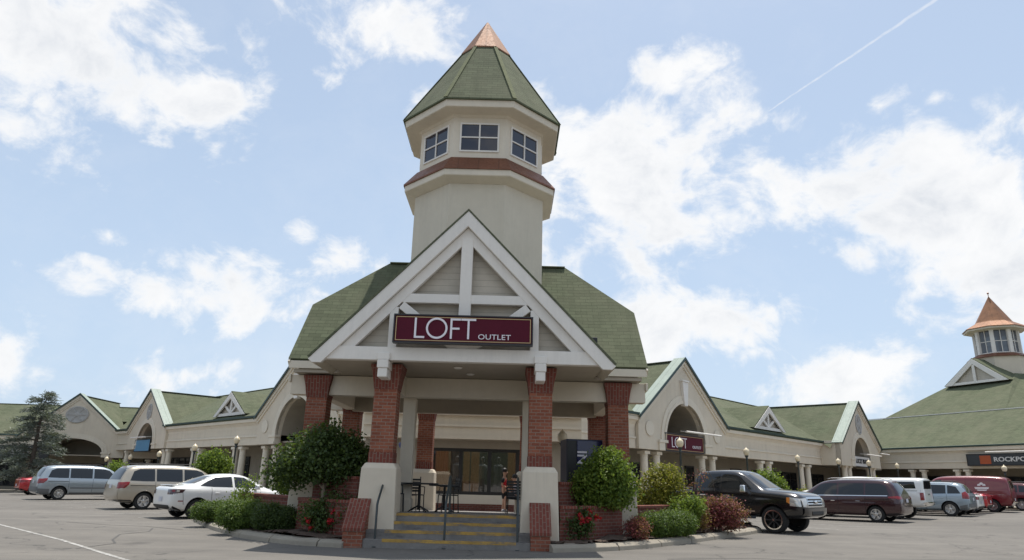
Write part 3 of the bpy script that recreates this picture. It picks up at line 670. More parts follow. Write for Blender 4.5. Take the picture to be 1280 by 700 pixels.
# the low brick planter walls between the plinths
def brick_wall(label, pts, h, wdt=0.24, z=-0.2, base=0.0, group=None):
    root = thing('brick_wall', label, 'wall', (pts[0][0], pts[0][1], 0), group=group)
    q = [Vector((x - pts[0][0], y - pts[0][1], 0)) for x, y in pts]
    m = MB(); c = MB()
    for a, b in zip(q[:-1], q[1:]):
        m.bar(a + Vector((0, 0, (h + z) / 2)), b + Vector((0, 0, (h + z) / 2)), wdt, h - z)
        c.bar(a + Vector((0, 0, h + .035)), b + Vector((0, 0, h + .035)), wdt + .05, 0.07)
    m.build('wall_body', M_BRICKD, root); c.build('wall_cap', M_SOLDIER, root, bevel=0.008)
brick_wall('tall dark brick wall behind the clipped tree right of the steps', [(1.15, 16.75), (2.75, 18.4)], 1.36)
brick_wall('tall dark brick wall behind the dark tree left of the steps', [(-3.4, 16.75), (-5.0, 18.4)], 1.36)
brick_wall('low brick planter wall behind the red roses right of the steps', [(1.2, 16.38), (1.6, 16.45), (2.75, 17.65)], 0.84)
brick_wall('low brick planter wall behind the red flowers left of the steps', [(-3.5, 16.38), (-3.85, 16.45), (-5.0, 17.65)], 0.84)
brick_wall('long low brick wall under the golden evergreen shrub', [(3.3, 18.5), (4.6, 20.0), (6.4, 21.9)], 0.82)
brick_wall('long low brick wall behind the clipped hedges in front of the white sedan', [(-5.5, 18.6), (-7.6, 20.7)], 0.84)
# ------------------------------------------------------------------ the shopping arcades
EAVE, FB, SLOPE, RIDGE_Y = 4.70, 3.06, 0.531, 5.6
def profile_run(m, x0, x1, prof, z0):
    """outline (y, z) run along x"""
    m.prism([(y, z + z0) for y, z in prof], x0, x1, 'x')
def fascia_run(root, x0, x1, z0):
    m = MB()
    profile_run(m, x0, x1, [(0.35, FB), (-0.05, FB), (-0.05, FB + .46), (-0.02, FB + .48), (-0.02, FB + .95), (0.35, FB + .95)], z0)
    m.build('fascia', M_STUCCO, root)
    m = MB()
    profile_run(m, x0, x1, [(0.3, FB + .952), (-0.02, FB + .952), (-0.05, FB + 1.12), (-0.16, FB + 1.28), (-0.26, FB + 1.32), (-0.28, FB + 1.56), (0.3, FB + 1.56)], z0)
    profile_run(m, x0, x1, [(-0.022, FB + .44), (-0.10, FB + .46), (-0.10, FB + .53), (-0.022, FB + .56)], z0)
    m.build('cornice', M_TRIM, root)
    m = MB(); profile_run(m, x0, x1, [(-0.24, FB + 1.563), (-0.36, FB + 1.563), (-0.37, FB + 1.67), (-0.2, FB + 1.70)], z0); m.build('gutter', M_DGREEN, root)
COLMESH = {}
def arcade_column(root, x, z0, h=2.93):
    k = round(h, 2)
    if k not in COLMESH:
        m = MB(); m.lathe([(0.215, 0.32), (0.215, 1.0), (0.185, h - .22), (0.185, h - .2), (0.20, h - .19), (0.20, h - .15), (0.185, h - .13), (0.20, h - .09)], 20); COLMESH[k] = m.mesh('column', M_TRIM, 35)
        m = MB(); m.box(-.26, .26, -.26, .26, -.5, .32); COLMESH[(k, 'b')] = m.mesh('column_base', M_TRIM)
        m = MB(); m.box(-.235, .235, -.22, .22, h - .088, h + .06); COLMESH[(k, 'c')] = m.mesh('column_capital', M_TRIM)
    o = D.objects.new('column', COLMESH[k]); COL.objects.link(o); o.parent = root; o.location = (x, 0.16, z0)
    b = D.objects.new('column_base', COLMESH[(k, 'b')]); COL.objects.link(b); b.parent = o
    b = D.objects.new('column_capital', COLMESH[(k, 'c')]); COL.objects.link(b); b.parent = o
    return o
def gable(root, cx, z0, half, peak, ah, spring, top, off=0.0, thick=.30, low=FB, key=True, medal=False, eaveL=EAVE, eaveR=EAVE, oval=None):
    """parapet gable wall with an arched opening, metal cap and the green roof running back from it"""
    ya = -0.2 - off; yb = ya + thick
    n = 24; arc = [(cx - ah * math.cos(PI * k / n), z0 + spring + (top - spring) * math.sin(PI * k / n)) for k in range(n + 1)]
    out = [(cx - half, z0 + low), (cx - ah, z0 + low)] + arc + [(cx + ah, z0 + low), (cx + half, z0 + low), (cx + half, z0 + eaveR), (cx, z0 + peak), (cx - half, z0 + eaveL)]
    m = MB(); m.prism(out, ya, yb); gw = m.build('gable_wall', M_STUCCO, root)
    # moulded arch, impost blocks
    m = MB(); w = 0.42
    o2 = [(cx - (ah + w) * math.cos(PI * k / n), z0 + spring + (top - spring + w) * math.sin(PI * k / n)) for k in range(n + 1)]
    m.prism(arc + o2[::-1], ya - .05, ya + .1)
    o3 = [(cx - (ah + .16) * math.cos(PI * k / n), z0 + spring + (top - spring + .16) * math.sin(PI * k / n)) for k in range(n + 1)]
    m.prism(arc + o3[::-1], ya - .09, ya + .1)
    m.build('arch_moulding', M_TRIM, gw)
    m = MB()
    for s in (-1, 1):
        m = MB(); m.box(cx + s * (ah + .3) - .4, cx + s * (ah + .3) + .4, ya - .12, ya + .2, z0 + spring - .12, z0 + spring + .02); m.box(cx + s * (ah + .32) - .34, cx + s * (ah + .32) + .34, ya - .08, ya + .2, z0 + low - .003, z0 + spring - .12)
        m.build('impost_block', M_TRIM, gw, bevel=0.012)
    if key:
        m = MB(); m.prism([(cx - .16, z0 + top - .12), (cx + .16, z0 + top - .12), (cx + .3, z0 + top + 1.15), (cx - .3, z0 + top + 1.15)], ya - .16, ya + .1); m.prism([(cx - .34, z0 + top + 1.152), (cx + .34, z0 + top + 1.152), (cx + .34, z0 + top + 1.24), (cx - .34, z0 + top + 1.24)], ya - .2, ya + .1); m.build('keystone', M_WHITE, gw, bevel=0.02)
        for s in (-1, 1):
            m = MB(); m.lathe([(0.36, -.03), (0.36, .0), (.30, .0), (.28, .02)], 20, (cx + s * (half - .95), ya - .02, z0 + FB + 1.0), 'y'); m.build('medallion', M_TRIM, gw, smooth=30)
    if medal:
        a, b = oval or (0.62, 0.75)
        m = MB(); m.lathe([(1.0, .06), (1.0, -.04), (.9, -.07), (.82, -.03), (.3, -.03), (.25, -.06), (0, -.07)], 28, (0, 0, 0), 'y')
        for k in range(6): 
            t = PI * k / 3; m.bar((.25 * math.cos(t), -.04, .25 * math.sin(t)), (.84 * math.cos(t), -.04, .84 * math.sin(t)), .1, .05, (0, 1, 0))
        o = m.build('medallion', M_GREYTRIM_L, gw, smooth=30); o.location = (cx, ya - .02, z0 + peak - 1.75); o.scale = (a, 1, b)
    # rake moulding
    sL, sR = (peak - eaveL) / half, (peak - eaveR) / half
    m = MB()
    for d0, d1, pr in ((0.0, .30, .14), (.302, .46, .07)):
        m.prism([(cx - half - .02, z0 + eaveL - d0), (cx, z0 + peak - d0), (cx + half + .02, z0 + eaveR - d0), (cx + half + .02, z0 + eaveR - d1), (cx, z0 + peak - d1), (cx - half - .02, z0 + eaveL - d1)], ya - pr, ya + .05)
    m.build('rake_moulding', M_TRIM, gw)
    # cap
    m = MB(); f = .05
    m.prism([(cx - half - .15, z0 + eaveL - .15 * sL + f), (cx, z0 + peak + f), (cx + half + .15, z0 + eaveR - .15 * sR + f), (cx + half + .15, z0 + eaveR - .15 * sR), (cx, z0 + peak + .003), (cx - half - .15, z0 + eaveL - .15 * sL)], ya - .2, yb + .18)
    m.build('gable_cap', M_PALEROOF, gw)
    m = MB(); m.prism([(cx - half - .17, z0 + eaveL - .17 * sL + f + .01), (cx, z0 + peak + f + .012), (cx + half + .17, z0 + eaveR - .17 * sR + f + .01), (cx + half + .17, z0 + eaveR - .17 * sR - .10), (cx, z0 + peak - .10), (cx - half - .17, z0 + eaveL - .17 * sL - .10)], ya - .24, ya - .203)
    m.build('drip_edge', M_DGREEN, gw)
    # roof behind
    rz_ = peak - .12; s_ = (sL + sR) / 2
    w1 = (rz_ - EAVE - SLOPE * (yb + .18)) / s_; yr = (rz_ - EAVE) / SLOPE
    m = MB()
    m.add([(cx, yb + .17, z0 + rz_), (cx, yr, z0 + rz_), (cx - w1, yb + .17, z0 + rz_ - w1 * s_), (cx + w1, yb + .17, z0 + rz_ - w1 * s_)], [(0, 2, 1), (0, 1, 3)])
    m.bar((cx, yb + .2, z0 + rz_ + .02), (cx, yr, z0 + rz_ + .02), .25, .05)
    m.build('cross_roof', M_SHINGLE, root)
    # vault behind the arch
    m = MB(); N = len(arc)
    m.add([(p[0], yb, p[1]) for p in arc] + [(p[0], 2.7, p[1]) for p in arc], [(k, k + 1, N + k + 1, N + k) for k in range(N - 1)])
    m.poly([(p[0], 2.69, p[1]) for p in [(cx - ah, z0 + low)] + arc + [(cx + ah, z0 + low)]])
    m.build('arch_vault', M_STORE, gw)
    return gw
M_GREYTRIM_L = basic('grey_medallion', (0.40, 0.39, 0.37), 0.7, 0.08)
def dormer(root, cx, z0, half=2.35, y0=0.35, peak=6.5):
    zb = EAVE + SLOPE * y0 + .1
    s = (peak - zb) / half; yr = (peak - EAVE) / SLOPE
    m = MB(); ov = .22
    m.add([(cx, y0 - ov, z0 + peak), (cx, yr, z0 + peak), (cx - half, y0 - ov, z0 + zb), (cx - half, y0 + .3, z0 + zb), (cx + half, y0 - ov, z0 + zb), (cx + half, y0 + .3, z0 + zb)], [(0, 2, 3, 1), (0, 1, 5, 4)])
    d = m.build('dormer', M_SHINGLE, root); sd = d.modifiers.new('thick', 'SOLIDIFY'); sd.thickness = .05; sd.offset = 1
    m = MB(); m.poly([(cx - half + .1, y0, z0 + zb), (cx + half - .1, y0, z0 + zb), (cx, y0, z0 + peak - .1)]); m.build('dormer_wall', M_SIDING, d)
    m = MB(); w = .30
    m.prism([(cx - half, z0 + zb - .02), (cx, z0 + peak - .02), (cx + half, z0 + zb - .02), (cx + half - .42, z0 + zb - .02), (cx, z0 + peak - .02 - w * 1.3), (cx - half + .42, z0 + zb - .02)], y0 - ov - .03, y0 - ov + .07)
    m.box(cx - half + .4, cx + half - .4, y0 - .16, y0 - .05, z0 + zb - .01, z0 + zb + .17)
    m.box(cx - .09, cx + .09, y0 - .14, y0 - .04, z0 + zb + .172, z0 + peak - .35)
    for q in (-1, 1): m.bar((cx + q * .1, y0 - .09, z0 + zb + .22), (cx + q * half * .46, y0 - .09, z0 + zb + (peak - zb) * .50), .09, .15)
    m.build('dormer_truss', M_WHITE, d)
def shop_front(root, xa, xb, z0, ya=2.75, door=None, seed=0, warm=False):
    """dark framed display windows in the wall at the back of the arcade"""
    r = random.Random(seed); zb, zt = z0 + .55, z0 + 2.55
    k = max(1, round((xb - xa) / 1.35)); w = (xb - xa) / k
    for i in range(k):
        a, b = xa + i * w, xa + (i + 1) * w
        isdoor = door == i; z_b = z0 + .12 if isdoor else zb
        m = MB(); m.box(a + .05, b - .05, ya - .04, ya - .02, z_b + .05, zt - .05)
        p = m.build('door' if isdoor else 'shop_window', M_GLASS, root)
        m = MB()
        for c in ((a, a + .07, z_b, zt), (b - .07, b, z_b, zt)): m.box(c[0], c[1], ya - .09, ya + .0, c[2], c[3])
        m.box(a + .071, b - .071, ya - .09, ya, z_b, z_b + .08); m.box(a + .071, b - .071, ya - .09, ya, zt - .08, zt); m.box(a + .071, b - .071, ya - .085, ya, zt - .55, zt - .50)
        m.build('window_frame', M_FRAME, p)
        if isdoor:
            m = MB(); m.tube([(b - .16, ya - .12, z0 + .9), (b - .16, ya - .12, z0 + 1.3)], .018, 6); m.build('handle', M_CHROME, p)
def arcade(label, loc, rot, runs, x0, x1, columns, shops, roof_x, z0=0.0, ridge=True, back=True, arches=()):
    root = thing('shopping_arcade', label, 'building', loc, rot)
    for a, b in runs: fascia_run(root, a, b, z0)
    for x in columns: arcade_column(root, x, z0)
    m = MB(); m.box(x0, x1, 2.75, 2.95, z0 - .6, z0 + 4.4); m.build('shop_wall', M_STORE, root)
    m = MB(); m.box(x0, x1, 0.30, 2.75, z0 + 3.16, z0 + 3.24); m.build('arcade_ceiling', M_SOFFIT, root)
    for i, (a, b, d) in enumerate(shops): shop_front(root, a, b, z0, door=d, seed=i)
    ra, rb = roof_x
    m = MB(); zr = EAVE + SLOPE * RIDGE_Y
    e = lambda x, y: (x, y, z0 + EAVE + SLOPE * y)                   # eave line, stepping back over each arch
    low = []; top = []; x = ra
    eav = []; xe = ra
    for ac, ah, hf in sorted(arches): low.append((x, ac - ah)); x = ac + ah; eav.append((xe, ac - hf)); xe = ac + hf
    eav.append((xe, rb))
    low.append((x, rb))
    for a, b in low: m.ngon([e(a, .12), e(b, .12), e(b, 2.8), e(a, 2.8)])
    for a, b in eav: m.ngon([e(a, -.28), e(b, -.28), e(b, .118), e(a, .118)])
    m.ngon([e(ra, 2.8)] + [e(b, 2.8) for ab in low for b in ab][1:-1] + [e(rb, 2.8), e(rb, RIDGE_Y), e(ra, RIDGE_Y)])
    m.ngon([(rb, RIDGE_Y, z0 + zr), (ra, RIDGE_Y, z0 + zr), (ra, 2 * RIDGE_Y, z0 + EAVE), (rb, 2 * RIDGE_Y, z0 + EAVE)])
    ro = m.build('arcade_roof', M_SHINGLE, root); sd = ro.modifiers.new('thick', 'SOLIDIFY'); sd.thickness = .06; sd.offset = 1
    m = MB(); m.bar((ra, RIDGE_Y, z0 + zr + .05), (rb, RIDGE_Y, z0 + zr + .05), .3, .05); m.build('ridge_cap', M_HIP, ro)
    if back: m = MB(); m.box(x0, x1, 2 * RIDGE_Y - .4, 2 * RIDGE_Y - .2, z0 - .6, z0 + EAVE); m.build('back_wall', M_STUCCO, root)
    return root
R_ROT, L_ROT = rad(46), rad(-45)
# right arcade
AR = arcade('long cream arcade with green roof receding to the right of the pavilion', (-1.1, 26.0, 0), R_ROT, [(3.2, 10.3), (19.1, 33.89), (42.5, 47.5)], 3.2, 53.0,
            [5.4, 6.6, 11.3, 12.4, 16.95, 18.1, 24.2, 25.4, 30.5, 31.7], [(5.2, 9.2, None), (10.8, 14.9, None), (19.6, 20.6, None), (25.4, 26.9, 0), (28.5, 36.0, 2), (36.6, 41.5, 2)], (5.5, 47.5), arches=((14.72, 2.3, 4.3), (38.2, 2.0, 4.25)))
gable(AR, 14.72, 0, 4.36, 7.98, 1.98, 3.55, 5.55)
dormer(AR, 26.1, 0)
G2 = gable(AR, 38.2, 0, 4.3, 7.9, 1.75, 3.6, 5.2, off=1.25, key=False, medal=True, thick=.35)
for xa in (33.9, 42.25):
    m = MB(); m.box(xa, xa + .25, -1.44, .3, FB, 4.72); m.box(xa, xa + .25, -1.44, .3, 4.721, 4.76); m.build('gable_return', M_STUCCO, G2)
for x in (35.1, 36.0, 40.4, 41.3): arcade_column(AR, x, 0.1).location.y = -1.15
# left arcade
AL = arcade('long cream arcade with green roof receding to the left of the pavilion', (-1.1, 27.5, 0), L_ROT, [(-10.2, -3.2), (-34.0, -18.9), (-47.0, -42.0)], -47.0, -3.2,
            [-5.4, -6.6, -11.3, -12.4, -17.0, -18.2, -21.2, -22.2, -27.6, -28.6, -33.2, -34.0, -42.4, -46.4], [(-23.8, -21.0, None), (-27.2, -25.6, 0), (-33.0, -28.9, None), (-40.6, -35.6, 2), (-46.2, -42.6, None), (-18, -12, None)], (-47.0, -5.5), arches=((-14.55, 2.3, 4.3), (-37.6, 2.0, 4.05)))
gable(AL, -14.55, 0, 4.36, 7.98, 1.98, 3.55, 5.55)
dormer(AL, -23.95, 0)
gable(AL, -37.6, 0, 4.1, 7.6, 1.75, 3.45, 5.0, key=False, medal=True, oval=(0.5, .62))
# far left return, lower down the slope
ALR = arcade('low cream shop row at the far left edge behind the grey-green conifer', (-31.0, 59.5, 0), rad(3), [(-40, -10.0), (-1.3, 1.5)], -40, 1.5, [-13.5, -17.5, -21.5, -1.0, .8], [(-8.0, -3.3, 1), (-16, -11, 1), (-25, -18, 2)], (-40, 3.0), z0=-0.62, arches=((-5.55, 2.8, 4.3),))
gable(ALR, -5.55, -.62, 4.35, 8.25, 2.6, 3.45, 4.55, key=False, medal=True, oval=(0.95, .7))
# far right return with the octagonal roof and copper cupola
ARR = arcade('large cream shop block with green octagonal roof and copper cupola at the far right', (32.4, 58.8, 0), rad(-67.4), [(-5, 18)], -5, 18, [1.4, 2.4, 5.2, 6.0, 11.6, 12.5, 17.4], [(6.6, 11.2, 1), (12.8, 17, 1), (0.5, 5, None)], (-12, 18), z0=0.12)
for ch in list(ARR.children):
    if ch.name.startswith('arcade_roof'):
        for c2 in list(ch.children): D.objects.remove(c2)
        D.objects.remove(ch)
m = MB(); zl = 4.7 + .12; S2 = .59; YB = 5.4; ZB = zl - .1 + S2 * YB
m.ngon([(-14, -.28, zl - .1), (18, -.28, zl - .1), (18, YB, ZB), (-14, YB, ZB)]); m.ngon([(18, YB, ZB), (-14, YB, ZB), (-14, 24, zl), (18, 24, zl)])
m.build('lower_roof', M_SHINGLE, ARR)
m = MB(); m.bar((-14, YB, ZB + .06), (18, YB, ZB + .04), .07, .07); m.build('pale_ridge_flashing', M_WHITE, ARR)
cx, cy = 1.25, 14.0
zt = ZB + S2 * 6.4
bot = [(-5.0, YB), (6.3, YB), (10.2, 9.3), (10.2, 18.7), (6.3, 22.6), (-5.0, 22.6), (-7.7, 18.7), (-7.7, 9.3)]
top = [(-1.2, 11.8), (3.7, 11.8), (3.9, 12.6), (3.9, 15.6), (3.5, 16.2), (-1.0, 16.2), (-1.4, 15.6), (-1.4, 12.6)]
m = MB(); m.add([(x, y, ZB) for x, y in bot] + [(x, y, zt) for x, y in top], [(i, (i + 1) % 8, 8 + (i + 1) % 8, 8 + i) for i in range(8)]); m.build('upper_roof', M_SHINGLE, ARR)
# gablet on the front of the roof
m = MB(); gz, gp, gh, gyy = zt - .75, zt + 1.5, 2.9, 10.2
m.add([(cx, gyy - .2, gp), (cx, 13, gp), (cx - gh, gyy - .2, gz), (cx - gh, 12.2, gz), (cx + gh, gyy - .2, gz), (cx + gh, 12.2, gz)], [(0, 2, 3, 1), (0, 1, 5, 4)])
gb = m.build('gablet', M_SHINGLE, ARR); sd = gb.modifiers.new('thick', 'SOLIDIFY'); sd.thickness = .06; sd.offset = 1
m = MB(); m.poly([(cx - gh + .1, gyy, gz), (cx + gh - .1, gyy, gz), (cx, gyy, gp - .05)]); m.build('gablet_wall', M_SIDING, gb)
m = MB(); m.prism([(cx - gh, gz), (cx, gp), (cx + gh, gz), (cx + gh - .75, gz), (cx, gp - .5), (cx - gh + .75, gz)], gyy - .25, gyy - .12); m.box(cx - gh + .7, cx + gh - .7, gyy - .2, gyy - .1, gz, gz + .22); m.box(cx - .12, cx + .12, gyy - .2, gyy - .1, gz + .222, gp - .55); m.build('gablet_trim', M_WHITE, gb)
cup = MB(); cup.ring([(2.25, zt - 1.5), (2.25, zt + 1.75)], 8, (cx, cy)); cu = cup.build('cupola_base', M_STUCCO, ARR)
zc = zt + 1.75
m = MB(); m.ring([(2.45, zc), (2.42, zc + .05), (1.75, zc + .4)], 8, (cx, cy)); m.build('copper_skirt', M_COPPERB, cu)
m = MB(); m.ring([(1.55, zc + .2), (1.55, zc + 2.75)], 8, (cx, cy)); gl = m.build('cupola_glazing', glass_mat('cupola_glass', (0.12, 0.13, 0.15), 0.25), ARR)
m = MB(); fr = MB()
for k in range(8):
    a = k * PI / 4 + PI / 8; r_ = 1.62 / math.cos(PI / 8)
    M = Matrix.Translation((cx + r_ * math.cos(a), cy + r_ * math.sin(a), 0)) @ Matrix.Rotation(a, 4, 'Z'); m.box(-.13, .1, -.16, .16, zc + .25, zc + 2.7, M)
    M = Matrix.Translation((cx, cy, 0)) @ Matrix.Rotation(k * PI / 4, 4, 'Z')
    fr.box(-.6, .6, -1.60, -1.54, zc + .42, zc + .5, M); fr.box(-.6, .6, -1.60, -1.54, zc + 1.5, zc + 1.56, M); fr.box(-.03, .03, -1.60, -1.54, zc + .5, zc + 2.6, M)
m.build('cupola_post', M_WHITE, gl, bevel=.01); fr.build('cupola_bar', M_WHITE, gl)
m = MB(); m.ring([(1.6, zc + 2.55), (2.35, zc + 2.62), (2.4, zc + 2.78), (1.5, zc + 2.8)], 8, (cx, cy)); ev = m.build('cupola_eave', M_TRIM, ARR)
m = MB(); m.ring([(2.46, zc + 2.76), (2.46, zc + 2.82), (1.45, zc + 3.45), (1.38, zc + 3.55), (0.03, zc + 6.1), (0.0, zc + 6.12)], 8, (cx, cy)); cr_ = m.build('copper_roof', M_COPPER, ARR)
m = MB(); m.lathe([(.03, zc + 6.0), (.03, zc + 6.35), (.09, zc + 6.4), (.09, zc + 6.48), (0, zc + 6.55)], 8, (cx, cy, 0)); m.build('finial', M_COPPERB, cr_)
# shop front across the corner behind the portico
CS = thing('corner_shop', 'cream corner shop front with wide dark display windows behind the brick portico', 'building', (-1.1, 27.5, 0))
m = MB(); m.box(-4.6, 4.0, 0.0, .25, 2.95, 4.75); m.box(-4.6, 4.0, -.06, -.002, 3.42, 3.52); m.box(-4.6, 4.0, -.16, -.002, 3.86, 4.02); m.box(-4.6, 4.0, -.05, -.002, 2.95, 3.08); m.build('fascia', M_STUCCO, CS)
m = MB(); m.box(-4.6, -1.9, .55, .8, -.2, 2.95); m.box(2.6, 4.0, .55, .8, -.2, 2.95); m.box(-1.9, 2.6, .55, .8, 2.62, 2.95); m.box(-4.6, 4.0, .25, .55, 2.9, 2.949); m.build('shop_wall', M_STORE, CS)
m = MB(); m.box(-1.9, 2.6, .5, .8, .52, .86); m.build('window_sill', M_TRIM, CS)
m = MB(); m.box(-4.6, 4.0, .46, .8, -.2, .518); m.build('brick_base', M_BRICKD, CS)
xs_ = [-1.9, -0.75, .40, 1.5, 2.6]
for a, b in zip(xs_[:-1], xs_[1:]):
    m = MB(); m.box(a + .04, b - .04, .63, .64, .95, 2.55); p = m.build('display_window', M_CLEAR, CS)
    m = MB(); m.box(a, a + .07, .56, .7, .86, 2.62); m.box(b - .07, b, .56, .7, .86, 2.62); m.box(a + .071, b - .071, .56, .7, .86, .98); m.box(a + .071, b - .071, .56, .7, 2.5, 2.62); m.build('window_frame', M_FRAME, p)
m = MB(); m.box(-1.85, 2.55, .9, 2.6, .7, .8); m.add([(-1.85, 2.6, .3), (2.55, 2.6, .3), (2.55, 2.6, 2.9), (-1.85, 2.6, 2.9)], [(0, 1, 2, 3)]); m.build('display_interior', basic('shop_inside', (0.20, 0.17, 0.14), .9, .3, 1.0), CS)
M_WARM = basic('glowing_amber_curtain', (0.55, 0.30, 0.13), .8, .2, 3.0)
_e = M_WARM.node_tree.nodes['Principled BSDF']; _e.inputs['Emission Color'].default_value = (0.9, .45, .16, 1); _e.inputs['Emission Strength'].default_value = 0.3  # curtains glow by themselves, standing in for the shop's indoor lighting
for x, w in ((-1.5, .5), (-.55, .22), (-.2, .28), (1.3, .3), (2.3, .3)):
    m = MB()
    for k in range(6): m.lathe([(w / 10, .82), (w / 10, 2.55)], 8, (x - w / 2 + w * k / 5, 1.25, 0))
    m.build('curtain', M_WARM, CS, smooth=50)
M_PALEI = basic('pale_display', (0.45, 0.46, 0.46), .7, .3, 2.0)
for x, y, h in ((-.95, 1.6, 1.5), (.1, 1.7, 1.35), (.75, 1.5, 1.55), (1.9, 1.5, 1.5)):
    m = MB(); m.lathe([(.07, .8), (.07, .9), (.02, .95), (.02, 1.2), (.14, 1.22), (.19, 1.45), (.15, 1.65), (.2, 1.95), (.16, 2.02), (.05, 2.07), (.05, 2.13), (.085, 2.2), (.08, 2.32), (0, 2.36)], 14, (x, y, 0)); m.build('dress_form', M_PALEI, CS, smooth=50)
# pavements in front of the shops
def pave(outline, dz=0.14):
    m = MB(); n = len(outline)
    top_ = [(x, y, ground_z(x) + dz) for x, y in outline]; m.poly(top_); m.add(top_ + [(x, y, ground_z(x) - .2) for x, y in outline], [(i, (i + 1) % n, n + (i + 1) % n, n + i) for i in range(n)])
    o = m.build('pavement', M_CONC); tag(o, kind='structure')
def wl(P, rot, x, y): return (P[0] + x * math.cos(rot) - y * math.sin(rot), P[1] + x * math.sin(rot) + y * math.cos(rot))
PR_, PL_ = (-1.1, 26.0), (-1.1, 27.5)
def ribbon(P, rot, xa, xb, ya, yb, n):
    for i in range(n):
        a, b = xa + (xb - xa) * i / n, xa + (xb - xa) * (i + 1) / n
        pave([wl(P, rot, a, ya), wl(P, rot, b - .01, ya), wl(P, rot, b - .01, yb), wl(P, rot, a, yb)])
ribbon(PR_, R_ROT, 4.5, 46, -3.6, 2.75, 9); ribbon(PL_, L_ROT, -47, -4.5, -3.6, 2.75, 9); ribbon((-31, 59.5), rad(3), -40, 0, -3.6, 2.75, 6); ribbon((32.4, 58.8), rad(-67.4), -2, 18, -4.2, 2.75, 4)
# ------------------------------------------------------------------ signs
FONT = None
def text_mesh(txt, size, depth=0.012, wide=1.0, bold=0.0, align='CENTER'):
    c = D.curves.new('txt', 'FONT'); c.body = txt; c.size = size; c.extrude = depth; c.align_x = align; c.align_y = 'CENTER'; c.offset = bold; c.resolution_u = 3
    o = D.objects.new('txt', c); COL.objects.link(o); bpy.context.view_layer.update()
    me = D.meshes.new_from_object(o.evaluated_get(bpy.context.evaluated_depsgraph_get())); D.objects.remove(o); D.curves.remove(c)
    me.transform(Matrix.Rotation(PI / 2, 4, 'X') @ Matrix.Diagonal((wide, 1, 1, 1)))
    return me
def letters(root, txt, size, mat, loc, wide=1.0, bold=0.0, name='lettering', align='CENTER', rot=None):
    me = text_mesh(txt, size, wide=wide, bold=bold, align=align); me.materials.clear(); me.materials.append(mat)
    o = D.objects.new(name, me); COL.objects.link(o); o.parent = root; o.location = loc
    if rot: o.rotation_euler = rot
    return o
def loft_letters(root, x, z, h, y):
    """the thin tall L O F T drawn stroke by stroke"""
    m = MB(); t = h * .095; d = .02
    m.box(x, x + t, y - d, y, z, z + h); m.box(x + t, x + h * .50, y - d, y, z, z + t); x += h * .56
    r = h * .52; c = (x + r, z + h / 2)
    vs = []; n = 40
    for k in range(n):
        a = 2 * PI * k / n
        for rr in (r, r - t): 
            for yy in (y - d, y): vs.append((c[0] + rr * math.cos(a), yy, c[1] + rr * math.sin(a)))
    fs = []
    for k in range(n):
        i, j = 4 * k, 4 * ((k + 1) % n); fs += [(i, j, j + 2, i + 2), (i, i + 1, j + 1, j), (i + 2, j + 2, j + 3, i + 3)]
    m.add(vs, fs); x += 2 * r + h * .13
    m.box(x, x + t, y - d, y, z, z + h); m.box(x + t, x + h * .5, y - d, y, z + h - t, z + h); m.box(x + t, x + h * .45, y - d, y, z + h * .5 - t / 2, z + h * .5 + t / 2); x += h * .52
    m.box(x, x + h * .72, y - d, y, z + h - t, z + h); m.box(x + h * .36 - t / 2, x + h * .36 + t / 2, y - d, y, z, z + h - t)
    return m, x + h * .50
def sign_panel(root, w, h, mat, name='sign_panel', d=.12):
    m = MB(); m.box(-w / 2, w / 2, -d, 0, -h / 2, h / 2); return m.build(name, mat, root, bevel=.015)
def frame_of(root, w, h, t, ya, yb, mat, name):
    m = MB(); m.box(-w / 2, w / 2, ya, yb, h / 2 - t, h / 2); m.box(-w / 2, w / 2, ya, yb, -h / 2, -h / 2 + t); m.box(-w / 2, -w / 2 + t, ya, yb, -h / 2 + t, h / 2 - t); m.box(w / 2 - t, w / 2, ya, yb, -h / 2 + t, h / 2 - t)
    return m.build(name, mat, root)
s1 = thing('shop_sign', 'large burgundy sign with gold line reading LOFT OUTLET hung on the white timber gable', 'sign', (-1.09, 15.50, 4.72))
sign_panel(s1, 3.16, .62, M_BURG, d=.14)
frame_of(s1, 3.21, .67, .03, -.17, .02, M_SIGNK, 'sign_frame'); frame_of(s1, 3.10, .56, .016, -.152, -.141, M_GOLD, 'gold_line')
lm, xe = loft_letters(s1, -1.12, -.22, .475, -.142); lm.build('lettering', M_SIGNW, s1)
letters(s1, 'OUTLET', .17, M_SIGNW, (.72, -.15, -.165), 1.2)
def wsign(label, P, rot, x, y, z, w, h, mat, txt, tm, size, wide=1.0, lamp=True, dz=0.0):
    q = wl(P, rot, x, y); s = thing('shop_sign', label, 'sign', (q[0], q[1], z), rot)
    sign_panel(s, w, h, mat); frame_of(s, w + .08, h + .08, .05, -.14, .01, M_SIGNK, 'sign_frame')
    if txt: letters(s, txt, size, tm, (0, -.135, 0), wide, .006)
    if lamp:
        m = MB(); m.tube([(-w * .25, -.75, h / 2 + .12), (w * .72, -.75, h / 2 + .12)], .05, 10)
        for q in (-.1, .5): m.tube([(w * q, -.7, h / 2 + .14), (w * q, -.1, h / 2 + .2)], .02, 6)
        m.build('sign_light_tube', M_WHITE, s, smooth=40)
    return s
s2 = wsign('burgundy sign reading LOFT OUTLET under the arch of the near right gable', PR_, R_ROT, 14.55, -.16, 3.50, 3.8, .82, M_BURG, None, None, 0)
lm, xe = loft_letters(s2, -1.35, -.24, .5, -.125); lm.build('lettering', M_SIGNW, s2); letters(s2, 'OUTLET', .2, M_SIGNW, (1.15, -.13, -.15), 1.2); frame_of(s2, 3.72, .74, .02, -.135, -.122, M_GOLD, 'gold_line')
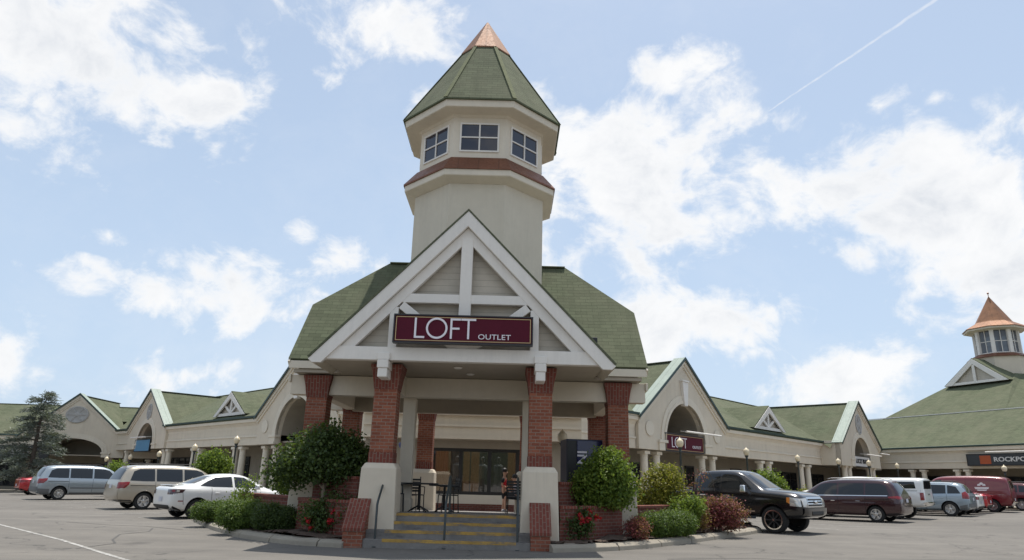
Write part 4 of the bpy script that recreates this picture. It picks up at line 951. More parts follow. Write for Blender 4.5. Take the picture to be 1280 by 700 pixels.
wsign('white sign with black lettering LUCKY BRAND under the arch of the far right gable', PR_, R_ROT, 38.2, -1.35, 3.45, 3.4, .72, M_SIGNLT, 'LUCKY BRAND', M_SIGNK, .46, 0.92)
wsign('black sign with grey lettering beside the white LUCKY BRAND sign', PR_, R_ROT, 44.0, -.55, 3.78, 2.3, .72, M_SIGNK, 'LARMONT CO', M_SIGNLT, .34, 0.9)
s5 = wsign('long dark sign with an orange square reading ROCKPORT on the far right block', (32.4, 58.8), rad(-67.4), 10.1, -.2, 3.78, 7.4, .78, basic('charcoal_sign', (0.045, 0.05, 0.055), .5), None, None, 0)
letters(s5, 'ROCKPORT', .44, M_SIGNLT, (-1.75, -.135, 0), 1.25, .010, align='LEFT')
m = MB(); m.box(-2.75, -1.95, -.135, -.121, -.3, .3); m.build('orange_square', basic('orange_emblem', (0.42, 0.09, 0.03), .5), s5)
wsign('pale blue sign under the arch of the far left arcade gable', PL_, L_ROT, -37.9, -.16, 3.32, 3.3, .85, M_SIGNBL, None, None, 0)
wsign('black sign with white letters STORE at the left edge behind the conifer', (-31, 59.5), rad(3), -9.3, -.2, 2.72, 4.2, .95, M_SIGNK, 'STORE', M_SIGNLT, .62, 1.0, lamp=False)
# ------------------------------------------------------------------ lamp posts
LM = {}
def lamp(x, y, top, base, label, group='acorn lamp posts along the arcades', blue=False):
    root = thing('street_lamp', label, 'street lamp', (x, y, base), group=group)
    h = top - base
    m = MB(); m.lathe([(.16, 0), (.16, .12), (.12, .2), (.10, .5), (.055, .62), (.045, h - .45), (.07, h - .42), (.05, h - .36), (.09, h - .28), (.11, h - .24), (0, h - .235)], 14); m.build('post', M_RAIL, root, smooth=40)
    m = MB(); z = h - .235; m.lathe([(.08, z), (.14, z + .08), (.16, z + .18), (.145, z + .27), (.10, z + .32), (.07, z + .35), (.03, z + .38), (.015, z + .43), (0, z + .44)], 18); m.build('globe', M_GLOBE, root, smooth=50)
    return root
R_L = [(7.52, 30.56, 3.15, 'lamp post with pale globe in front of the near right LOFT arch'), (12.58, 36.96, 3.15, 'lamp post with pale globe rising behind the black pickup truck'), (17.94, 43.45, 3.15, 'lamp post with pale globe behind the bonnet of the burgundy minivan'), (22.07, 46.92, 3.15, 'lamp post with pale globe left of the LUCKY BRAND sign'), (24.84, 48.37, 3.15, 'lamp post with pale globe right of the LUCKY BRAND sign'), (29.0, 52.4, 3.15, 'lamp post with pale globe above the white pickup truck')]
for x, y, z, lb in R_L: lamp(x, y, z + .1, ground_z(x) + .13, lb)
lamp(31.9, 45.2, 3.02, ground_z(31.9) + .13, 'lamp post with yellowish globe under the ROCKPORT sign')
for x, y, z, lb in [(-14.5, 37.57, 3.2, 'lamp post with pale globe above the roof of the white sedan'), (-18.6, 41.9, 2.9, 'lamp post with pale globe right of the beige minivan roof, second left of the pavilion'), (-23.25, 47.2, 2.6, 'lamp post with pale globe beside the pale blue arch sign'), (-27.8, 52.2, 2.45, 'lamp post with pale globe between the two far left gables, right one of the pair'), (-31.45, 55.6, 2.3, 'lamp post with pale globe nearest the far left gable, left one of the pair')]: lamp(x, y, z, ground_z(x) + .05, lb)
L1 = lamp(-3.5, 24.0, 2.86, .40, 'lamp post inside the portico with a blue bowl under its globe', group='lamp posts under the portico')
m = MB(); m.lathe([(.10, 1.98), (.2, 2.02), (.235, 2.12), (.22, 2.18), (.12, 2.19)], 14); m.build('blue_bowl', basic('blue_bowl', (.05, .07, .22), .4), L1, smooth=40)
lamp(1.72, 22.0, 2.84, .45, 'lamp post inside the portico beside the navy vending machine', group='lamp posts under the portico')

# ------------------------------------------------------------------ handrails on the steps
def handrail(x, label):
    r = thing('handrail', label, 'handrail', (x, 15.5, 0), group='tubular handrails on the steps')
    R = .025
    m = MB(); m.tube([(0, 0.02, .1), (0, .02, .84), (0, .05, .90), (0, .14, .98), (0, .80, 1.45), (0, .88, 1.485), (0, .97, 1.48), (0, 1.03, 1.43), (0, 1.05, 1.35), (0, 1.05, .6)], R, 10); m.build('rail', M_RAIL, r, smooth=60)
    m = MB(); m.lathe([(.06, .0), (.06, .015), (.03, .02), (.03, .05)], 12, (0, .02, .0 + .0)); m.lathe([(.06, .662), (.06, .676), (.03, .68), (.03, .7)], 12, (0, 1.05, 0)); m.build('base_flange', M_RAIL, r)
handrail(-2.78, 'bent tubular handrail at the left end of the steps'); handrail(-1.30, 'bent tubular handrail in the middle of the steps'); handrail(.26, 'bent tubular handrail at the right end of the steps')

# ------------------------------------------------------------------ tables, chairs and other portico furniture
def floor_z(y): return 0.66 + (0.25 - 0.66) * (y - 16.3) / (28.4 - 16.3)
def cafe_table(x, y, label, r=.42):
    t = thing('cafe_table', label, 'table', (x, y, floor_z(y)), group='black metal cafe tables')
    m = MB(); m.lathe([(r - .02, .70), (r, .705), (r, .735), (r - .015, .74), (0, .74)], 28); m.build('tabletop', M_BLACK, t)
    m = MB(); m.lathe([(.035, .06), (.035, .70)], 10); m.build('column', M_BLACK, t)
    for k in range(4):
        a = PI / 4 + k * PI / 2; m = MB(); m.tube([(.03 * math.cos(a), .03 * math.sin(a), .16), (.2 * math.cos(a), .2 * math.sin(a), .09), (.34 * math.cos(a), .34 * math.sin(a), .015)], .018, 6); m.build('leg', M_BLACK, t)
def cafe_chair(x, y, rz, label):
    t = thing('cafe_chair', label, 'chair', (x, y, floor_z(y)), rz, group='black metal cafe chairs')
    m = MB(); m.box(-.22, .22, -.22, .22, .435, .46); m.build('seat', M_BLACK, t, bevel=.01)
    m = MB()
    for k in range(5): m.box(-.20, .20, .215 + .012 * k, .235 + .012 * k, .52 + .075 * k, .575 + .075 * k)
    m.build('backrest', M_BLACK, t)
    for sx in (-1, 1):
        m = MB(); m.tube([(sx * .22, .24, .0), (sx * .215, .215, .45), (sx * .21, .29, .93)], .014, 6); m.build('leg', M_BLACK, t)
        m = MB(); m.tube([(sx * .22, -.22, .0), (sx * .215, -.2, .44)], .014, 6); m.build('leg', M_BLACK, t)
        m = MB(); m.tube([(sx * .225, -.18, .45), (sx * .235, -.17, .66), (sx * .235, .24, .67)], .013, 6); m.build('armrest', M_BLACK, t)
cafe_table(-2.3, 18.9, 'black round cafe table nearest the left handrail', .5); cafe_table(-1.75, 20.2, 'black round cafe table set further back on the portico left of the middle handrail', .45)
cafe_chair(-2.85, 18.4, rad(100), 'black metal chair close behind the left handrail'); cafe_chair(-2.55, 19.9, rad(20), 'black metal chair behind the left cafe table'); cafe_chair(-1.55, 19.0, rad(-70), 'black metal chair right of the left cafe tables'); cafe_chair(-2.95, 21.2, rad(70), 'black metal chair furthest back on the left')
cafe_chair(.24, 19.6, rad(175), 'black metal chair with its back to the steps in front of the children')
CH2 = (0.27, 24.3)
cafe_chair(CH2[0], CH2[1], rad(-90), 'black metal chair with the child in white sitting on it')
bn = thing('waste_bin', 'black waste bin with blue front panel beside the left lamp post', 'waste bin', (-3.02, 20.4, floor_z(20.4)))
m = MB(); m.frustum(.24, .24, 0, .27, .27, .78); m.build('bin_body', M_BLACK, bn, bevel=.02)
m = MB(); m.box(-.14, .14, -.268, -.262, .14, .50); m.build('blue_panel', basic('blue_panel', (.07, .12, .35), .5), bn)
m = MB(); m.lathe([(.28, .782), (.28, .83), (.2, .93), (.08, .98), (0, .985)], 16); m.build('lid', M_BLACK, bn, smooth=40)
# vending machine
vm = thing('vending_machine', 'navy vending machine with vertical white letters behind the clipped tree', 'vending machine', (2.02, 19.2, floor_z(19.2)), rad(8))
M_NAVY = basic('navy_panel', (0.012, 0.014, 0.075), .25, .2, coat=.5)
m = MB(); m.box(-.50, .50, -.38, .40, 0.05, 1.98); m.build('cabinet', basic('navy_cabinet', (0.02, 0.024, 0.06), .4), vm, bevel=.02)
m = MB(); m.box(-.22, .485, -.41, -.382, .10, 1.94); m.build('front_panel', M_NAVY, vm, bevel=.01)
m = MB(); m.box(-.485, -.235, -.405, -.382, .10, 1.94); m.box(-.44, -.27, -.411, -.406, 1.05, 1.18); m.build('coin_panel', M_BLACK, vm, bevel=.008)
m = MB(); m.lathe([(.03, -.43), (.03, -.406)], 12, (-.34, 0, .98), 'y'); m.build('coin_slot', M_CHROME, vm)
letters(vm, 'IN', .36, M_SIGNW, (-.10, -.418, 1.50), 1.0, .008, rot=(0, rad(90), 0))

# ------------------------------------------------------------------ plants
def leaves(blobs, n, size, seed=0, clump=12, spread=.16, up=.3, tone=(0, 1), droop=0.0, fill=.35):
    """many leaf-sized folded faces gathered in clumps through the volume of some ellipsoids"""
    r = random.Random(seed); V = []; F = []; T = []
    tot = sum(b[6] if len(b) > 6 else b[3] * b[4] * b[5] ** .5 for b in blobs)
    for b in blobs:
        cx, cy, cz, rx, ry, rz = b[:6]; wgt = (b[6] if len(b) > 6 else rx * ry * rz ** .5) / tot
        for _ in range(max(1, int(n * wgt / clump))):
            while True:
                d = Vector((r.gauss(0, 1), r.gauss(0, 1), r.gauss(0, 1)))
                if d.length > .1: break
            d.normalize(); rad_ = (fill + (1 - fill) * r.random() ** .6) * r.uniform(.86, 1.08)
            c = Vector((cx + d.x * rx * rad_, cy + d.y * ry * rad_, cz + d.z * rz * rad_)); ct = r.uniform(-.22, .22)
            for _ in range(clump):
                p = c + Vector((r.gauss(0, spread), r.gauss(0, spread), r.gauss(0, spread * .8)))
                nv = (d * .6 + Vector((r.gauss(0, .7), r.gauss(0, .7), r.gauss(0, .7) + up))).normalized()
                a = nv.cross(Vector((r.gauss(0, 1), r.gauss(0, 1), r.gauss(0, 1)))).normalized()
                a = (a + Vector((0, 0, -droop))).normalized(); bb = nv.cross(a)
                L = size * r.uniform(.65, 1.3); W = L * r.uniform(.36, .5)
                i = len(V); V += [tuple(p - a * L * .5), tuple(p + bb * W - a * L * .05 + nv * L * .10), tuple(p + a * L * .5), tuple(p - bb * W - a * L * .05 + nv * L * .10)]
                F += [(i, i + 1, i + 2), (i, i + 2, i + 3)]
                tv = min(1, max(0, r.uniform(*tone) * .7 + .15 + ct)); T += [tv] * 4
    return V, F, T
def leaf_obj(name, data, mat, parent=None, loc=None):
    V, F, T = data; me = D.meshes.new(name); me.from_pydata(V, [], F); me.materials.append(mat)
    a = me.attributes.new('tone', 'FLOAT', 'POINT'); a.data.foreach_set('value', T)
    o = D.objects.new(name, me); COL.objects.link(o)
    if parent is not None: o.parent = parent
    if loc is not None: o.location = loc
    return o
LF_DARK = leaf_mat('dark_green_leaf', (.022, .042, .012), (.052, .090, .024), (.11, .155, .045))
LF_BRIGHT = leaf_mat('bright_green_leaf', (.05, .095, .015), (.135, .205, .032), (.27, .34, .065), .48)
LF_HEDGE = leaf_mat('hedge_leaf', (.028, .055, .010), (.075, .13, .024), (.16, .23, .05))
LF_GOLD = leaf_mat('golden_leaf', (.07, .085, .010), (.22, .21, .026), (.42, .36, .05), .4)
LF_RED = leaf_mat('burgundy_leaf', (.06, .014, .022), (.22, .040, .058), (.40, .11, .11), .4)
LF_ORANGE = leaf_mat('orange_leaf', (.07, .04, .018), (.20, .10, .035), (.27, .18, .06), .35)
LF_BLUE = leaf_mat('grey_green_needle', (.07, .083, .068), (.15, .17, .145), (.28, .30, .26), .15)
LF_FAR = leaf_mat('far_tree_leaf', (.018, .03, .012), (.035, .055, .022), (.06, .085, .035))
M_BLOOM = leaf_mat('red_petal', (.32, .006, .018), (.55, .012, .035), (.75, .05, .07), .3)
def trunk(parent, pts, r0, r1, mat, limbs, seed=0, name='trunk'):
    r = random.Random(seed); m = MB(); k = len(pts)
    m.tube(pts, [r0 + (r1 - r0) * i / (k - 1) for i in range(k)], 9)
    base = Vector(pts[-1])
    for q in limbs:
        q = Vector(q); mid = base.lerp(q, .5) + Vector((r.uniform(-.08, .08), r.uniform(-.08, .08), r.uniform(0, .12)))
        st_ = Vector(pts[-1]) * .6 + Vector(pts[-2]) * .4
        m.tube([st_, mid, q], [r1 * .75, r1 * .5, r1 * .18], 6)
    return m.build(name, mat, parent, smooth=60)
def garden_tree(x, y, label, blobs, n, size, mat, bark, trunk_pts, r0, seed, **kw):
    t = thing('tree', label, 'tree', (x, y, ground_z(x) + .15))
    leaf_obj('crown', leaves(blobs, n, size, seed, **kw), mat, t)
    lim = [(b[0] * .7, b[1] * .7, b[2]) for b in blobs]
    trunk(t, trunk_pts, r0, r0 * .72, bark, lim, seed); return t
# dark standard tree left of the steps
garden_tree(-4.42, 17.3, 'dark green round-headed tree on a pale trunk in the bed left of the steps',
    [(-.18, 0, 1.76, .93, .78, .66), (.55, .1, 1.55, .62, .7, .55), (-.95, .1, 1.45, .55, .6, .5), (.0, -.25, 1.52, .85, .45, .33), (-.1, .1, 2.15, .55, .5, .42), (.85, 0, 1.75, .32, .4, .3), (.45, .05, 2.05, .45, .4, .35)], 14000, .075, LF_DARK, M_BARK, [(0, 0, -.1), (.01, 0, .35), (-.01, .01, .75), (0, 0, 1.15)], .062, 11, spread=.10, droop=.3)
# bright clipped tree right of the steps
garden_tree(2.05, 17.15, 'bright green clipped tree on a pale trunk in front of the navy vending machine',
    [(.36, 0, 1.36, .68, .62, .66), (.55, .0, 1.2, .52, .5, .52), (-.12, -.02, 1.12, .45, .48, .45), (.38, -.1, 1.78, .38, .42, .33), (.3, 0, .95, .66, .52, .28)], 15000, .066, LF_BRIGHT, M_BARK, [(0, 0, -.1), (-.01, 0, .3), (.03, .0, .6), (.10, 0, .95)], .052, 12, spread=.085, droop=.3)
def shrub(x, y, label, blobs, n, size, mat, seed, cat='shrub', name='shrub', group=None, extra=None, stem=M_BARKD, **kw):
    t = thing(name, label, cat, (x, y, ground_z(x) + .15), group=group)
    leaf_obj('foliage', leaves(blobs, n, size, seed, **kw), mat, t)
    r = random.Random(seed); m = MB()
    for k in range(7):
        b = r.choice(blobs); q = Vector((b[0] + r.uniform(-.5, .5) * b[3], b[1] + r.uniform(-.5, .5) * b[4], b[2] + b[5] * .5))
        m.tube([(q.x * .2 + b[0] * .5, q.y * .2 + b[1] * .5, -.1), tuple(q * .55), tuple(q)], [.022, .014, .006], 5)
    m.build('stems', stem, t); return t
HK = dict(clump=10, spread=.045, fill=.7, up=.5)
shrub(-8.38, 20.6, 'clipped hedge shrub at the outer left end of the bed by the white sedan', [(-.15, 0, .27, .42, .45, .27), (.22, .05, .3, .35, .4, .27)], 11000, .038, LF_HEDGE, 21, **HK)
shrub(-6.65, 18.2, 'larger light-topped clipped shrub near the kerb in the left bed', [(-.2, .0, .32, .42, .45, .35), (.2, .1, .38, .42, .45, .33), (0, -.12, .25, .5, .4, .28)], 14000, .04, LF_HEDGE, 22, **HK)
shrub(-5.6, 17.75, 'dark clipped shrub between the light-topped shrub and the white plinth', [(-.2, 0, .3, .42, .42, .33), (.18, 0, .27, .36, .4, .3)], 12000, .038, LF_DARK, 23, **HK)
shrub(-7.2, 19.6, 'tall loose leafy rose bush in front of the white sedan', [(0, 0, .7, .28, .26, .38), (.1, 0, 1.05, .2, .2, .26), (-.1, .1, .4, .25, .25, .3)], 1000, .06, LF_BRIGHT, 24, clump=8, spread=.11)
shrub(-6.2, 20.7, 'big yellow-green shrub behind the dark tree left of the steps', [(0, 0, 1.0, .5, .5, .6), (.4, .1, .8, .6, .6, .6), (-.28, 0, 1.3, .28, .3, .36), (.7, .3, .9, .5, .5, .5)], 7500, .066, LF_BRIGHT, 25, spread=.1)
shrub(3.04, 16.9, 'small purple barberry at the kerb right of the red roses', [(0, 0, .25, .32, .3, .24), (.1, 0, .38, .2, .2, .14)], 2200, .04, LF_RED, 26, clump=8, spread=.06)
shrub(4.06, 18.15, 'long low clipped bright green hedge in the right bed', [(-.42, -.3, .30, .42, .4, .30), (.0, 0, .32, .45, .42, .30), (.42, .35, .31, .42, .42, .30)], 20000, .037, LF_HEDGE, 27, **HK)
shrub(4.5, 20.6, 'tall golden-green rounded evergreen above the low brick wall', [(0, 0, 1.0, .68, .65, .85), (-.1, 0, .6, .75, .65, .55), (.15, 0, 1.45, .42, .42, .42)], 11000, .06, LF_GOLD, 28, clump=10, spread=.07, fill=.55, up=.6)
shrub(4.85, 19.6, 'mid green leafy shrub between the golden evergreen and the burgundy barberry', [(0, 0, .55, .45, .4, .38), (.3, 0, .75, .3, .3, .25)], 3500, .06, LF_BRIGHT, 29, spread=.08)
shrub(5.3, 19.9, 'thin orange-leaved barberry beside the burgundy one', [(0, 0, .4, .3, .3, .35), (-.05, 0, .7, .2, .2, .2)], 1600, .05, LF_ORANGE, 30, clump=7, spread=.08)
shrub(6.1, 20.5, 'large round burgundy barberry in front of the black pickup truck', [(-.2, 0, .48, .58, .52, .44), (.28, 0, .46, .52, .5, .42), (0, -.1, .62, .5, .4, .38)], 9500, .05, LF_RED, 31, clump=9, spread=.075, up=.6)
tw = shrub(5.5, 20.9, 'tall thin arching twiggy rose cane behind the burgundy barberry', [(.0, 0, 1.2, .2, .15, .3), (.25, 0, 1.55, .18, .15, .2)], 180, .05, LF_RED, 32, clump=4, spread=.1)
m = MB(); m.tube([(0, 0, 0), (.02, 0, .9), (.15, 0, 1.6), (.4, 0, 1.75), (.55, 0, 1.45), (.6, 0, 1.1)], .009, 5); m.build('cane', M_BARKD, tw)
def rose_bush(x, y, label, blobs, n, spots, seed, br):
    t = shrub(x, y, label, blobs, n, .055, LF_DARK, seed, 'rose bush', 'rose_bush', clump=7, spread=.09)
    r = random.Random(seed)
    for k, (bx, by, bz) in enumerate(spots):
        leaf_obj('bloom', leaves([(bx, by, bz, br, br, br * .8)], 34, br * 1.1, seed * 50 + k, clump=6, spread=br * .3, fill=.1, up=.2), M_BLOOM, t)
r = random.Random(5)
rose_bush(1.62, 16.45, 'rose bush full of bright red blooms right of the steps', [(0, 0, .28, .33, .28, .28), (.05, 0, .5, .26, .25, .2)], 2200, [(-.2 + .5 * r.random() * 1.0, r.uniform(-.25, .1), r.uniform(.42, .66)) for _ in range(14)] + [(.42, -.05, .52), (.47, 0, .50), (-.3, -.1, .36)], 41, .062)
rose_bush(-4.05, 16.6, 'rose bush with scattered red blooms left of the steps', [(0, 0, .33, .62, .34, .33), (.32, 0, .58, .36, .3, .26), (-.32, 0, .5, .36, .3, .25), (.05, .1, .7, .3, .25, .25)], 4600, [(-.42, -.2, .30), (-.35, -.2, .18), (-.45, -.15, .38), (.15, -.2, .55), (.22, -.15, .62), (.33, -.15, .58), (.3, -.25, .48), (.4, -.1, .66), (.1, -.28, .32), (.45, -.2, .42)], 42, .062)
shrub(-3.6, 17.1, 'small dark shrub in the shade between the dark tree and the left plinth', [(0, 0, .35, .3, .25, .3)], 1600, .06, LF_DARK, 43)
# planting along the arcades
garden_tree(-13.7, 33.0, 'small bright round tree in front of the left arcade behind the white sedan', [(0, 0, 1.75, .8, .75, .72), (-.3, 0, 1.4, .55, .5, .5), (.35, 0, 1.5, .55, .5, .55)], 5200, .10, LF_BRIGHT, M_BARK, [(0, 0, -.1), (0, 0, .6), (.02, 0, 1.1)], .06, 51, spread=.1)
garden_tree(13.0, 35.2, 'bright green round bush-like tree behind the bonnet of the black pickup', [(0, 0, 1.2, .85, .8, .85), (.4, 0, .9, .7, .6, .6), (-.35, 0, 1.5, .5, .5, .5)], 4500, .10, LF_BRIGHT, M_BARK, [(0, 0, -.1), (0, 0, .4), (.02, 0, .8)], .06, 52, spread=.1)
shrub(16.5, 38.2, 'low golden shrub between the pickup and the burgundy minivan', [(-.4, 0, .6, .7, .6, .62), (.5, 0, .6, .7, .6, .6)], 3600, .08, LF_GOLD, 53, spread=.09)
shrub(-24.6, 45.0, 'small yellow-green shrub peeking above the beige minivan', [(0, 0, 1.45, .8, .6, .55), (0, 0, .7, .7, .6, .7)], 2600, .10, LF_BRIGHT, 54, spread=.1)
shrub(23.6, 46.0, 'small yellow-green shrub above the burgundy minivan roof', [(0, 0, 1.2, .8, .6, .6), (0, 0, .7, .7, .6, .7)], 2600, .10, LF_GOLD, 55, spread=.1)
shrub(34.4, 42.6, 'low green shrub at the far right edge of the pavement', [(0, 0, .4, .6, .6, .4), (.6, -.6, .4, .6, .6, .4)], 2600, .09, LF_HEDGE, 56)
shrub(-41.0, 54.5, 'dark low shrub at the far left edge beside the red car', [(-1.2, 0, .55, 1.3, .7, .6), (.6, 0, .5, 1.0, .7, .55)], 3200, .12, LF_DARK, 57)
# grey-green conifer at far left
def conifer(x, y, label, h, rad_, n, seed):
    t = thing('conifer_tree', label, 'tree', (x, y, ground_z(x))); r = random.Random(seed); V, F, T = [], [], []; wood = MB()
    wood.tube([(0, 0, -.2), (.05, 0, h * .3), (-.05, .05, h * .65), (.15, 0, h * .97)], [.22, .17, .10, .02], 9)
    for k in range(76):
        f = (k / 76) ** .9; z = h * (.13 + .84 * f); a = r.uniform(0, 2 * PI); L = rad_ * (1 - f) ** .62 * r.uniform(.55, 1.15) + .3
        pts = [Vector((math.cos(a) * L * q, math.sin(a) * L * q, z + L * (.22 * q - .30 * q * q) + r.uniform(-.03, .03))) for q in (0, .35, .7, 1.0)]
        wood.tube(pts, [.035, .025, .015, .006], 5)
        for q in range(int(n * L / rad_ / 30)):
            s = r.uniform(.18, 1.05); i = min(2, int(s * 3)); p = pts[i].lerp(pts[i + 1], min(1.1, s * 3 - i)) + Vector((r.gauss(0, .13), r.gauss(0, .13), r.gauss(-.06, .09)))
            d = (Vector((math.cos(a), math.sin(a), .05)) + Vector((r.gauss(0, .7), r.gauss(0, .7), r.gauss(-.1, .45)))).normalized(); b = d.cross(Vector((r.gauss(0, 1), r.gauss(0, 1), r.gauss(0, 1)))).normalized()
            l, w = r.uniform(.14, .30), .024; j = len(V); V += [tuple(p - b * w), tuple(p + b * w), tuple(p + d * l + b * w * .5), tuple(p + d * l - b * w * .5)]; F.append((j, j + 1, j + 2, j + 3)); T += [min(1, max(0, r.gauss(.5, .25)))] * 4
    leaf_obj('crown', (V, F, T), LF_BLUE, t); wood.build('trunk', M_BARKD, t)
conifer(-36.6, 54.6, 'tall grey-green conifer with drooping branches in front of the far left gable', 7.9, 2.65, 8600, 61)
# trees on the ridge far behind
for i, (x, y, h, w, lb) in enumerate([(75, 128, 13.5, 5, 'distant dark tree top behind the far right gable, left one'), (80, 131, 14.2, 6, 'distant dark tree top behind the far right gable, middle one'), (86, 129, 13.6, 5, 'distant dark tree top behind the far right gable, right one'), (-93, 118, 14.5, 9, 'distant dark wooded tree crown above the roof at the far left edge')]):
    t = thing('distant_tree', lb, 'tree', (x, y, -1)); r = random.Random(70 + i)
    leaf_obj('crown', leaves([(r.uniform(-w, w) * .5, r.uniform(-2, 2), h * r.uniform(.55, .85), w * .5, w * .45, h * .2) for _ in range(7)], 3800, .55, 70 + i, spread=.6), LF_FAR, t)
    m = MB(); m.tube([(0, 0, 0), (0, 0, h * .4), (.2, 0, h * .8)], [.5, .4, .1], 8); m.build('trunk', M_BARKD, t)

# ------------------------------------------------------------------ people
M_SKIN = basic('skin', (0.50, 0.28, 0.19), .55, .05)
M_HAIR = basic('black_hair', (0.015, 0.012, 0.010), .5, .2)
def skinmesh(name, joints, edges, mat, parent, sub=1, root_i=0):
    me = D.meshes.new(name); me.from_pydata([j[:3] for j in joints], edges, []); o = D.objects.new(name, me); COL.objects.link(o)
    o.parent = parent
    s = o.modifiers.new('skin', 'SKIN'); s.use_smooth_shade = True
    for i, j in enumerate(joints):
        sv = me.skin_vertices[0].data[i]; rr = j[3]; sv.radius = rr if isinstance(rr, tuple) else (rr, rr); sv.use_root = (i == root_i)
    if sub: u = o.modifiers.new('sub', 'SUBSURF'); u.levels = sub; u.render_levels = sub
    bpy.context.view_layer.update(); dg = bpy.context.evaluated_depsgraph_get()
    nm = D.meshes.new_from_object(o.evaluated_get(dg)); o.modifiers.clear(); o.data = nm; nm.materials.clear(); nm.materials.append(mat)
    for p in nm.polygons: p.use_smooth = True
    return o
def person(label, loc, rz, J, H, shirt, short, shoe, sleeve=None):
    """J: named joints in the person's own frame (x right, -y forward)"""
    t = thing('person', label, 'person', loc, rz)
    names = list(J); ix = {n: i for i, n in enumerate(names)}
    R = dict(pelvis=(.10, .075), waist=(.09, .068), chest=(.115, .078), neckb=(.05, .05), neck=(.038, .038), head0=(.055, .065), head1=(.072, .088), head2=(.062, .078), shL=.044, elL=.032, wrL=.022, haL=(.03, .016), shR=.044, elR=.032, wrR=.022, haR=(.03, .016), hipL=.072, knL=.048, anL=.032, toL=(.034, .022), hipR=.072, knR=.048, anR=.032, toR=(.034, .022))
    jo = [tuple(J[n]) + (R[n],) for n in names]
    ed = [('pelvis', 'waist'), ('waist', 'chest'), ('chest', 'neckb'), ('neckb', 'neck'), ('neck', 'head0'), ('head0', 'head1'), ('head1', 'head2')]
    for s in 'LR': ed += [('chest', 'sh' + s), ('sh' + s, 'el' + s), ('el' + s, 'wr' + s), ('wr' + s, 'ha' + s), ('pelvis', 'hip' + s), ('hip' + s, 'kn' + s), ('kn' + s, 'an' + s), ('an' + s, 'to' + s)]
    body = skinmesh('body', jo, [(ix[a], ix[b]) for a, b in ed], M_SKIN, t, 2)
    # fingers, nose and ears grow out of the same body mesh
    bm = bmesh.new(); bm.from_mesh(body.data); ex = MB()
    for s in 'LR':
        h = Vector(J['ha' + s]); w = Vector(J['wr' + s]); d = (h - w).normalized(); side = d.cross(Vector((0, 1, .2))).normalized()
        for k, (o_, L) in enumerate(((-.024, .052), (-.008, .064), (.008, .060), (.022, .045))):
            b = h + side * o_; ex.tube([b - d * .01, b + d * L * .5, b + d * L * .8 + Vector((0, -.012, -.008))], [.0085, .008, .006], 6)
        b = w.lerp(h, .5) + side * -.028; ex.tube([b, b + d * .022 - side * .022, b + d * .05 - side * .024], [.010, .009, .007], 6)
    hd = Vector(J['head1']); fw = Vector((0, -1, 0))
    if 'face' in H: fw = Vector(H['face']).normalized()
    rt = fw.cross(Vector((0, 0, 1))).normalized()
    ex.tube([hd + fw * .075 + Vector((0, 0, .02)), hd + fw * .100 + Vector((0, 0, -.018)), hd + fw * .085 + Vector((0, 0, -.026))], [.008, .014, .010], 6)
    for s in (-1, 1): ex.tube([hd + rt * s * .074 + Vector((0, 0, .015)), hd + rt * s * .084, hd + rt * s * .074 + Vector((0, 0, -.025))], [.012, .015, .009], 6)
    em = ex.mesh('tmp', M_SKIN, True); bm.from_mesh(em); bm.to_mesh(body.data); bm.free(); D.meshes.remove(em)
    for p in body.data.polygons: p.use_smooth = True
    m = MB()
    for s in (-1, 1): m.lathe([(0, -.008), (.009, -.004), (.009, .004), (0, .008)], 8, tuple(hd + fw * .078 + rt * s * .03 + Vector((0, 0, .018))))
    m.build('eyes', M_HAIR, t, smooth=True)
    m = MB(); m.tube([hd + fw * .082 + rt * -.022 + Vector((0, 0, -.052)), hd + fw * .090 + Vector((0, 0, -.054)), hd + fw * .082 + rt * .022 + Vector((0, 0, -.052))], .006, 5); m.build('mouth', basic('lips', (.36, .14, .12), .5), t, smooth=True)
    # clothes follow the same joints, a little wider
    def cloth(name, spec, mat, extra):
        ns = []; jj = []; ee = []
        for a, b in spec:
            for q in (a, b):
                if q not in ns:
                    ns.append(q)
                    if isinstance(q, str): rr = R[q]; pos = J[q]
                    else:
                        a0, b0, f = q; pos = tuple(Vector(J[a0]).lerp(Vector(J[b0]), f)); ra, rb = R[a0], R[b0]
                        rr = min(ra if not isinstance(ra, tuple) else max(ra), rb if not isinstance(rb, tuple) else max(rb)) 
                        rr = max(rr, .034)
                    jj.append(tuple(pos) + ((tuple(x + extra for x in rr) if isinstance(rr, tuple) else rr + extra),))
            ee.append((ns.index(a), ns.index(b)))
        return skinmesh(name, jj, ee, mat, t, 2)
    cloth('shirt', [('pelvis', 'waist'), ('waist', 'chest'), ('chest', ('chest', 'neckb', .75))], shirt, .016)
    for s in 'LR': cloth('sleeve', [(('chest', 'sh' + s, .6), 'sh' + s), ('sh' + s, ('sh' + s, 'el' + s, .75))], sleeve or shirt, .016)
    cloth('shorts', [(('pelvis', 'waist', .2), 'pelvis'), ('pelvis', 'hipL'), ('pelvis', 'hipR'), ('hipL', ('hipL', 'knL', .95)), ('hipR', ('hipR', 'knR', .95))], short, .018)
    for s in 'LR': cloth('shoe', [('an' + s, 'to' + s)], shoe, .014)
    hc = Vector(J['head2'])
    hm = MB(); hm.lathe([(.088, -.05), (.097, .0), (.092, .04), (.07, .075), (.035, .095), (0, .10)], 16)
    h_ = hm.build('hair', M_HAIR, t, smooth=60); h_.location = tuple(hc - fw * .012 - Vector((0, 0, .012)))
    return t
M_REDS = basic('red_shirt', (.55, .02, .035), .8, .1); M_BLKS = basic('black_cloth', (.02, .02, .022), .85, .1); M_WHTS = basic('lavender_white_shirt', (.55, .53, .60), .8, .06); M_SHOE = basic('grey_shoe', (.3, .29, .3), .7)
